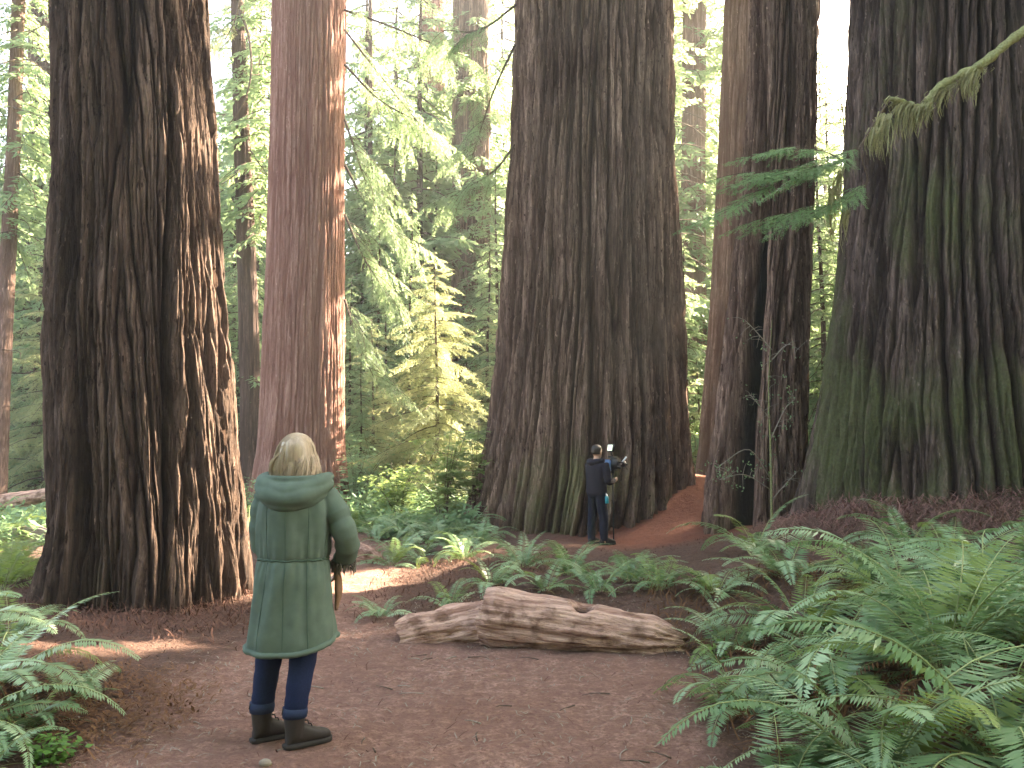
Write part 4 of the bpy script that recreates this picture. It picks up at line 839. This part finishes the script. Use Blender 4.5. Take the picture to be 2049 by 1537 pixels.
M['rig_blue'] = plain('rig_blue', (.10, .20, .42), .4, .5, 20, .15, 0)
M['rig_white'] = plain('rig_white', (.75, .76, .78), .4, .5, 20, .05, 0)
M['teal'] = plain('teal', (.02, .25, .33), .35, .5, 20, .15, 0)
m, nt, b, o = new_mat('monitor_screen'); n1 = noise(nt, 22, detail=2); cc_ = mixc(nt, n1, (.25, .42, .30), (.85, .95, .85)); nt.links.new(cc_, b.inputs['Base Color']); nt.links.new(cc_, b.inputs['Emission Color']); b.inputs['Emission Strength'].default_value = .18; M['screen'] = m

def boot_pair(parent, feet, L=1.0, mat='boot', shaft=.20, name='boot', tab=True):
    for (x, y, ang) in feet:
        c_, s_ = math.cos(ang), math.sin(ang); F = np.array([s_, c_, 0]); S = np.array([c_, -s_, 0]); o_ = np.array([x, y, 0])   # ang: toe direction from +Y towards +X
        a = np.arange(18)*2*math.pi/18; rows = []
        for st, hw, h in [(-.080, .022, .050), (-.068, .033, .080), (-.03, .039, .115), (.02, .040, .120), (.06, .041, .095), (.11, .045, .072), (.15, .043, .062), (.18, .033, .050), (.196, .016, .034)]:
            zz = .022+h*.5+np.sign(np.sin(a))*np.abs(np.sin(a))**.7*h*.5; rows.append(o_+F*st*L+np.outer(np.sign(np.cos(a))*np.abs(np.cos(a))**.8*hw*L, S)+np.outer(zz*L, [0, 0, 1]))
        mb = MB(); mb.rings(rows)
        if shaft: mb.tube([o_+F*-.025+[0, 0, .06], o_+F*-.028+[0, 0, .12], o_+F*-.03+[0, 0, shaft]], [.047, .053, .060], 16)
        B = remesh(mb, name, M[mat], parent, .007, 3)
        mb = MB(); rows = []
        for st, hw in [(-.086, .020), (-.07, .037), (-.03, .041), (.02, .038), (.06, .042), (.11, .048), (.15, .047), (.18, .038), (.202, .016)]:
            rows.append(o_+F*st*L+np.outer(np.sign(np.cos(a))*np.abs(np.cos(a))**.5*hw*L, S)+np.outer(.016+np.sign(np.sin(a))*np.abs(np.sin(a))**.4*.016, [0, 0, 1]))
        mb.rings(rows); mb.build('sole', M['sole'], B)
        mb = MB(); mb.tube([o_-F*.088*L+[0, 0, .018], o_-F*.02*L+[0, 0, .018]], [.036*L, .038*L], 12, flat=.48); mb.build('heel', M['sole'], B)
        if shaft:
            for j_ in range(4):
                q = o_+F*(.022+.022*j_)*L+[0, 0, (.150-.021*j_)]; mb = MB(); mb.tube([q-S*.026, q+F*.006+[0, 0, .006], q+S*.026], .0035, 5); mb.build('lace', M['sole'], B)
        if tab:
            for dd in (-1, 1):
                q = o_+F*(-.03+dd*.055)+[0, 0, shaft-.01]; mb = MB(); mb.tube([q, q+F*dd*.012+[0, 0, .03], q+F*dd*.016+[0, 0, .002]], .006, 5, flat=.5); mb.build('pull_tab', M['sole'], B)

wx, wy = px_x(597, 4.6), 4.6
W = thing('person', 'woman with shoulder-length blonde hair in a long green hooded parka, seen from behind', 'person', (wx, wy, gh(wx, wy)))
FL, FRt = (-.135, .02, math.radians(50)), (.075, -.075, math.radians(52))
mb = MB()
for (fx, fy, an), hxx in ((FL, -.085), (FRt, .075)):
    mb.tube(spline([(hxx, 0, .90), (hxx-.01 if hxx < 0 else hxx+.012, .01, .70), (fx*.9+hxx*.1, fy*.6+.015, .47), (fx-.01, fy-.02, .25), (fx-.03*math.sin(an), fy-.03*math.cos(an), .08)], 14), np.interp(np.linspace(0, 1, 14), [0, .3, .5, .7, 1], [.088, .075, .056, .054, .040]), 14)
    F = np.array([math.sin(an), math.cos(an), 0]); mb.tube([np.array([fx, fy, .06])-F*.04, np.array([fx, fy, .06])+F*.05, np.array([fx, fy, .045])+F*.15], [.035, .036, .028], 10, flat=.8)
mb.rings(rings_z([(.82, -.005, 0, .10, .08), (.88, -.005, 0, .155, .10), (1.0, 0, 0, .130, .088), (1.10, 0, 0, .122, .085), (1.25, 0, 0, .145, .095), (1.36, 0, 0, .155, .085), (1.42, 0, 0, .07, .06)], 24))
mb.tube([(0, -.005, 1.38), (0, 0, 1.44), (0, .01, 1.52)], [.056, .052, .050], 14)
hl = head(mb, (0, .015, 1.588), 1.02, -.15)
RA = [(.165, 0, 1.365), (.245, -.02, 1.25), (.300, -.02, 1.125), (.285, .07, 1.03), (.235, .14, .965)]
LA = [(-.16, 0.01, 1.365), (-.185, .02, 1.25), (-.195, .04, 1.11), (-.17, .10, 1.04), (-.06, .19, 1.02)]
for A_ in (RA, LA): mb.tube(spline(A_, 14), np.linspace(.045, .026, 14), 12)
hand(mb, (.225, .150, .955), (-.25, .35, -.75), (-1, 0, 0), .35, 1); hand(mb, (-.05, .195, 1.02), (1, .15, -.1), (0, -1, 0), .4, 1)
WB = remesh(mb, 'body', M['skin'], W, .0075, 2); eyes(hl, WB)
# jeans with turned-up cuffs
mb = MB(); cuff = []
for (fx, fy, an), hxx in ((FL, -.085), (FRt, .075)):
    pts = spline([(hxx, 0, .90), (hxx-.01 if hxx < 0 else hxx+.012, .01, .70), (fx*.9+hxx*.1, fy*.6+.015, .47), (fx-.01, fy-.015, .30), (fx-.028*math.sin(an), fy-.028*math.cos(an), .175)], 30); z = np.linspace(0, 1, 30)
    rr = np.interp(z, [0, .3, .55, .8, 1], [.098, .088, .072, .064, .061])*(1+.02*np.sin(z*38)+.015*np.sin(z*61+fx*9)); mb.tube(pts, rr, 22)
    cuff.append((pts[-3:], rr[-1]))
mb.rings(rings_z([(.80, -.005, 0, .12, .09), (.88, -.005, 0, .172, .115), (.98, 0, 0, .150, .10)], 24)); J = remesh(mb, 'jeans', M['jeans'], W, .0075, 2)
for pts, rr in cuff:
    mb = MB(); mb.tube(np.array([pts[-1]+[0, 0, .045], pts[-1]+[0, 0, .02], pts[-1]-[0, 0, .008]]), [rr+.006, rr+.009, rr+.005], 22); mb.build('cuff', M['jeans_cuff'], J)
boot_pair(W, [FL, FRt], .94)
# parka
prof = dense([(.515, .0, .0, .252, .190), (.60, .0, .0, .246, .190), (.75, -.002, 0, .230, .180), (.90, 0, -.005, .212, .166), (.985, 0, -.005, .198, .150), (1.01, 0, -.005, .190, .142), (1.035, 0, -.005, .197, .148), (1.15, 0, -.008, .204, .152), (1.27, 0, -.012, .206, .150), (1.34, 0, -.01, .196, .136), (1.39, 0, -.005, .165, .115), (1.435, 0, 0, .085, .08)], 80)
mb = MB(); mb.rings(rings_z(prof, 120, .15, 3, 9, gather=(1.01, .045), hem=lambda a: .035*np.cos(a)**2*np.where(np.cos(a) > 0, 1.2, .5)-.012*np.cos(a-4.2)))
for A_, k in ((RA, 0), (LA, 1)):
    p = spline(A_[:-1]+[tuple(np.array(A_[-1])*.75+np.array(A_[-2])*.25)], 26); z = np.linspace(0, 1, 26)
    mb.tube(p, np.interp(z, [0, .15, .5, .62, 1], [.070, .078, .068, .068, .055])*(1+.05*np.sin(z*34+k)+.03*np.sin(z*55)), 24)
PK = remesh(mb, 'parka', M['parka'], W, .006, 1)
mb = MB(); hp = spline([(-.175, .05, 1.435), (-.165, -.06, 1.415), (-.10, -.135, 1.375), (0, -.165, 1.355), (.10, -.135, 1.375), (.165, -.06, 1.415), (.175, .05, 1.435)], 40); zz = np.linspace(0, 1, 40)
for i_, (dz, dr, rr) in enumerate([(0, 0, .062), (.035, -.012, .055), (-.035, -.012, .050)]):
    mb.tube(hp+np.array([0, -dr, dz]), rr*(.62+.5*np.sin(zz*math.pi))*(1+.06*np.sin(zz*23+i_*2)), 18, flat=.8)
mb.tube(spline([(-.185, .03, 1.465), (-.14, -.09, 1.460), (0, -.145, 1.455), (.14, -.09, 1.460), (.185, .03, 1.465)], 30), .020, 12)
mb.tube(spline([(-.13, .05, 1.43), (-.10, -.06, 1.43), (0, -.09, 1.42), (.10, -.06, 1.43), (.13, .05, 1.43)], 20), .045, 14)
HD = remesh(mb, 'hood', M['parka'], PK, .0065, 4)
def ring_tube(mb, z, grow, rad, amp=0.0):
    r = min(prof, key=lambda q: abs(q[0]-z)); a = np.linspace(0, 2*math.pi, 73)
    R_ = rings_z([r], 72, .15, 3, 9)[0]; R_ = np.vstack([R_, R_[:1]]); c0 = np.array([r[1], r[2], 0]); D_ = R_-c0; D_[:, 2] = 0; R_ = R_+D_/np.linalg.norm(D_, axis=1)[:, None]*grow; R_[:, 2] = z+amp*np.sin(a*17)
    mb.tube(R_, rad, 6, cap=False)
seam_rows = rings_z(prof[2:-14], 72, .15, 3, 9)
for k_ in (48, 54, 60):
    mb = MB(); mb.tube(np.array([r_[k_]+(r_[k_]-r_.mean(0))*[.004, .004, 0] for r_ in seam_rows]), .0026, 5, cap=False); mb.build('back_seam', M['parka_seam'], PK)
mb = MB(); ring_tube(mb, 1.010, .002, .0065, .003); mb.build('waist_drawstring', M['parka_seam'], PK)
mb = MB(); a = np.linspace(0, 2*math.pi, 73); R_ = rings_z([prof[1]], 72, .15, 3, 9, hem=lambda a: .035*np.cos(a)**2*np.where(np.cos(a) > 0, 1.2, .5)-.012*np.cos(a-4.2))[0]; R_ = np.vstack([R_, R_[:1]])
R_[:, 2] -= .004
hr = .0145*(1+.16*np.abs(np.sin(np.arange(73)*1.9))); mb.tube(R_, hr, 10, cap=False); mb.build('hem', M['parka'], PK)
mb = MB()
for i in range(90):
    a = rng.uniform(0, 6.28); p = np.array([.255, .115, .975])+np.array([math.cos(a)*.055, math.sin(a)*.045, rng.normal(0, .012)]); mb.tube([p, p+np.array([math.cos(a)*.02, math.sin(a)*.02, -.02]), p+np.array([math.cos(a)*.022, math.sin(a)*.018, -rng.uniform(.03, .075)])], [.006, .005, .001], 4, cap=False)
mb.build('cuff_trim', M['fur'], PK)
mb = MB(); mb.tube(spline([(.195, .13, .98), (.225, .12, .90), (.235, .11, .80), (.225, .10, .70)], 14), np.interp(np.linspace(0, 1, 14), [0, .6, 1], [.03, .05, .02]), 12, flat=.45, up=(1, 0, 0)); mb.build('front_lining', M['lining'], PK)
# hair: shell plus separate locks
mb = MB(); hc = np.array([0, .0, 1.60])
mb.rings(rings_z([(1.708, 0, -.005, .026, .030), (1.695, 0, -.005, .054, .062), (1.66, 0, -.008, .083, .095), (1.62, 0, -.018, .091, .095), (1.57, 0, -.028, .097, .088), (1.52, .002, -.038, .104, .074), (1.485, .006, -.045, .110, .058), (1.465, .01, -.05, .085, .04)][::-1], 40, .06, 17, 13))
clump = [(rng.uniform(1.40, 1.47) if rng.random() < .8 else rng.uniform(1.45, 1.52), rng.normal(0, .014), rng.uniform(0, 6), rng.normal(0, .06), rng.uniform(.97, 1.05)) for _ in range(64)]
for i in range(1300):
    ck = rng.integers(64); lz_, wob, ph, da, gr = clump[ck]; a = math.radians(-218)+math.radians(256)*(ck+.5)/64+rng.normal(0, .055); lz_ = lz_+rng.normal(0, .012); pts = []
    for f in np.linspace(.02, 1, 13):
        if f < .55:
            p = f/.55*1.60; rr = math.sin(p); z = 1.60+.118*math.cos(p) if p < 1.57 else 1.60; aa = a; q = hc[:2]+np.array([math.cos(aa), math.sin(aa)])*np.array([.102, .108])*rr*gr
        else:
            g_ = (f-.55)/.45; z = 1.60-(1.60-lz_)*g_; aa = a+da*g_; q = hc[:2]+np.array([math.cos(aa), math.sin(aa)])*np.array([.104+.060*g_-.034*g_**3, .110-.012*g_])*gr + np.array([0, -.03*g_])
        w_ = wob*max(0, f-.3)*1.4; pts.append([q[0]+w_*math.sin(f*7+ph), q[1]+w_*math.cos(f*6+ph), z])
    mb.tube(pts, np.interp(np.linspace(0, 1, 13), [0, .2, .8, 1], [.002, .0032, .0030, .0006])*rng.uniform(.6, 1.4), 3, cap=False)
mb.build('hair', M['hair_blonde'], W)

# man with the camera rig
mx, my = px_x(1192, 14.1), 14.1; YAW = -math.radians(52)
MN = thing('person', 'man in dark hooded top and dark jeans holding a camera rig on a pole', 'person', (mx, my, gh(mx, my)), YAW)
MF = [(-.13, .0, math.radians(-14)), (.12, .06, math.radians(16))]; mb = MB()
for (fx, fy, an), hxx in zip(MF, (-.09, .09)):
    mb.tube(spline([(hxx, 0, .90), (hxx*1.15, .015, .68), (fx*.95, fy*.7+.01, .47), (fx, fy-.02, .25), (fx, fy-.02, .06)], 12), [.09]*3+[.075]*3+[.058]*2+[.055]*2+[.042]*2, 12)
    mb.tube([(fx, fy-.03, .05), (fx+.03*math.sin(an), fy+.08, .05), (fx+.06*math.sin(an), fy+.17, .04)], [.035, .036, .026], 8)
mb.rings(rings_z([(.84, 0, 0, .12, .09), (.90, 0, 0, .165, .11), (1.05, 0, 0, .150, .10), (1.28, 0, 0, .180, .11), (1.40, 0, 0, .175, .10), (1.46, 0, 0, .08, .07)], 24)); mb.tube([(0, -.01, 1.42), (0, 0, 1.48), (0, .015, 1.55)], .056, 12)
mh = head(mb, (0, .02, 1.612), 1.03, .1)
mRA = [(.195, 0, 1.40), (.25, .0, 1.26), (.255, .03, 1.10), (.23, .14, 1.09), (.185, .235, 1.115)]; mLA = [(-.195, 0, 1.40), (-.23, .06, 1.26), (-.19, .15, 1.17), (-.06, .24, 1.22), (.05, .29, 1.28)]
for A_ in (mRA, mLA): mb.tube(spline(A_, 14), np.linspace(.05, .028, 14), 12)
hand(mb, (.180, .245, 1.117), (.0, 1, .25), (-.9, .1, 0), .75, -1); hand(mb, (.06, .295, 1.285), (.75, .4, .25), (.3, .1, .9), .5, -1)
MBD = remesh(mb, 'body', M['skin'], MN, .009, 1); eyes(mh, MBD)
mb = MB(); mb.rings(rings_z(dense([(.86, 0, 0, .190, .135), (.92, 0, 0, .200, .145), (1.05, 0, -.005, .195, .140), (1.28, 0, -.008, .215, .142), (1.38, 0, -.005, .205, .130), (1.43, 0, 0, .15, .10), (1.47, 0, 0, .075, .07)], 34), 40, .05, 6, 7))
for A_ in (mRA, mLA): mb.tube(spline(A_, 16), np.linspace(.078, .046, 16)*(1+.05*np.sin(np.arange(16)*2.1)), 14)
HOOD = remesh(mb, 'hooded_top', M['hoodie'], MN, .010, 2)
mb = MB(); mb.tube(spline([(-.13, .05, 1.46), (-.11, -.07, 1.44), (0, -.12, 1.42), (.11, -.07, 1.44), (.13, .05, 1.46)], 24), .052*(.7+.4*np.sin(np.linspace(0, 1, 24)*math.pi)), 14); mb.build('hood', M['hoodie'], HOOD)
mb = MB()
for (fx, fy, an), hxx in zip(MF, (-.09, .09)):
    mb.tube(spline([(hxx, 0, .92), (hxx*1.15, .015, .68), (fx*.95, fy*.7+.01, .47), (fx, fy-.015, .25), (fx, fy-.01, .07)], 18), np.linspace(.105, .066, 18)*(1+.03*np.sin(np.arange(18)*2.4)), 16)
mb.rings(rings_z([(.82, 0, 0, .14, .10), (.90, 0, 0, .185, .13), (.98, 0, 0, .17, .12)], 24)); remesh(mb, 'jeans', M['black_jeans'], MN, .010, 2)
boot_pair(MN, MF, 1.08, 'sole', 0, 'shoe', False)
mb = MB(); mb.rings([mh(*v).reshape(1, 3)*0+np.array([mh(math.cos(a_)*hw, -.012+math.sin(a_)*(hf if math.sin(a_) > 0 else hb), z) for a_ in np.arange(24)*2*math.pi/24]) for v, z, hw, hf, hb in [((0, 0, 0), -.045, .070, .012, .098), ((0, 0, 0), .0, .080, .030, .106), ((0, 0, 0), .045, .082, .072, .108), ((0, 0, 0), .078, .076, .090, .10), ((0, 0, 0), .105, .056, .066, .078), ((0, 0, 0), .122, .022, .028, .03)]]); mb.build('hair', M['hair_dark'], MN)
def man_pt(x, y, z):
    c_, s_ = math.cos(YAW), math.sin(YAW); return np.array([mx+x*c_-y*s_, my+x*s_+y*c_, gh(mx, my)+z])
pole = man_pt(.10, .30, 0); pz = gh(pole[0], pole[1])
RIG = thing('camera_rig', 'black video camera rig with small bright monitor on a thin pole held by the man', 'camera', (pole[0], pole[1], pz), YAW)
mb = MB(); mb.tube([(0, 0, -.02), (0, 0, .7), (0, 0, .72), (0, 0, 1.34)], [.012, .012, .016, .016], 10); mb.build('pole', M['rig_black'], RIG)
mb = MB(); mb.ball((0, 0, 1.345), .028, 10); mb.box((0, 0, 1.375), (.09, .09, .02)); mb.build('ball_head', M['rig_black'], RIG)
mb = MB(); mb.box((0, .03, 1.45), (.13, .14, .13)); mb.box((.01, .02, 1.525), (.08, .10, .03)); mb.box((-.05, -.02, 1.46), (.05, .06, .10)); mb.box((0, .0, 1.55), (.02, .16, .02)); mb.box((0, .07, 1.535), (.02, .02, .03)); cb = mb.build('camera_body', M['rig_black'], RIG, smooth=False)
mb = MB(); mb.tube([(0, .09, 1.455), (0, .16, 1.455), (0, .17, 1.455), (0, .21, 1.455)], [.042, .042, .052, .052], 18); mb.build('lens', M['rig_black'], RIG)
mb = MB(); mb.box((-.03, -.075, 1.43), (.085, .06, .14)); mb.box((-.03, -.075, 1.505), (.06, .05, .015)); mb.build('battery_pack', M['rig_blue'], RIG, smooth=False)
mb = MB(); mb.box((0, 0, 0), (.018, .018, .13)); o = mb.build('side_handle', M['rig_white'], RIG, smooth=False); o.location = (.11, .10, 1.50); o.rotation_euler = (0, .7, .4)
mb = MB(); mb.tube([(.04, .05, 1.47), (.11, .09, 1.47), (.16, .12, 1.44)], [.01, .01, .013], 8); mb.tube([(.04, .02, 1.42), (.12, .03, 1.40)], [.012, .018], 8); mb.build('grip', M['rig_black'], RIG)
mb = MB(); mb.tube([(0, 0, 1.55), (-.02, -.01, 1.62)], .008, 8); mb.build('monitor_arm', M['rig_black'], RIG)
mb = MB(); mb.box((0, 0, 0), (.145, .03, .10)); mo = mb.build('monitor', M['rig_black'], RIG, smooth=False); mo.location = (-.02, -.01, 1.67); mo.rotation_euler = (-.15, 0, -.25)
mb = MB(); mb.box((0, -.0165, 0), (.115, .004, .078)); mb.build('screen', M['screen'], mo, smooth=False)
for ch in list(RIG.children):
    if ch.name.split('.')[0] != 'pole':
        ch.location = Vector((0, 0, 1.34*(1-1.3)-.07))+1.3*ch.location; ch.scale = (1.3, 1.3, 1.3)
q = man_pt(.215, .03, .80)
BT = thing('water_bottle', 'small teal bottle hanging at the hip of the man', 'bottle', tuple(q), YAW)
mb = MB(); mb.tube([(0, 0, -.085), (0, 0, -.08), (0, 0, .03), (0, 0, .05)], [.025, .032, .032, .016], 14); mb.build('bottle_body', M['teal'], BT)
mb = MB(); mb.tube([(0, 0, .048), (0, 0, .075)], .018, 12); mb.tube([(0, 0, .07), (-.015, 0, .09), (-.03, 0, .10)], .005, 6); mb.build('cap', M['rig_white'], BT)

# ------------------------------------------------------------------ air
HZ = .0010
mb = MB(); mb.box((0, 45, 18), (330, 230, 52)); hz = mb.build('haze', [], None, smooth=False); hz.data.materials.clear()
m = bpy.data.materials.new('haze'); m.use_nodes = True; nt = m.node_tree; nt.nodes.clear(); oo = nt.nodes.new('ShaderNodeOutputMaterial'); pv = nt.nodes.new('ShaderNodeVolumePrincipled')
pv.inputs['Color'].default_value = (.95, .97, 1, 1); pv.inputs['Density'].default_value = HZ; pv.inputs['Anisotropy'].default_value = .35; nt.links.new(pv.outputs[0], oo.inputs['Volume'])
hz.data.materials.append(m); tag(hz, 'thin bright haze in the forest air', 'haze', kind='stuff')
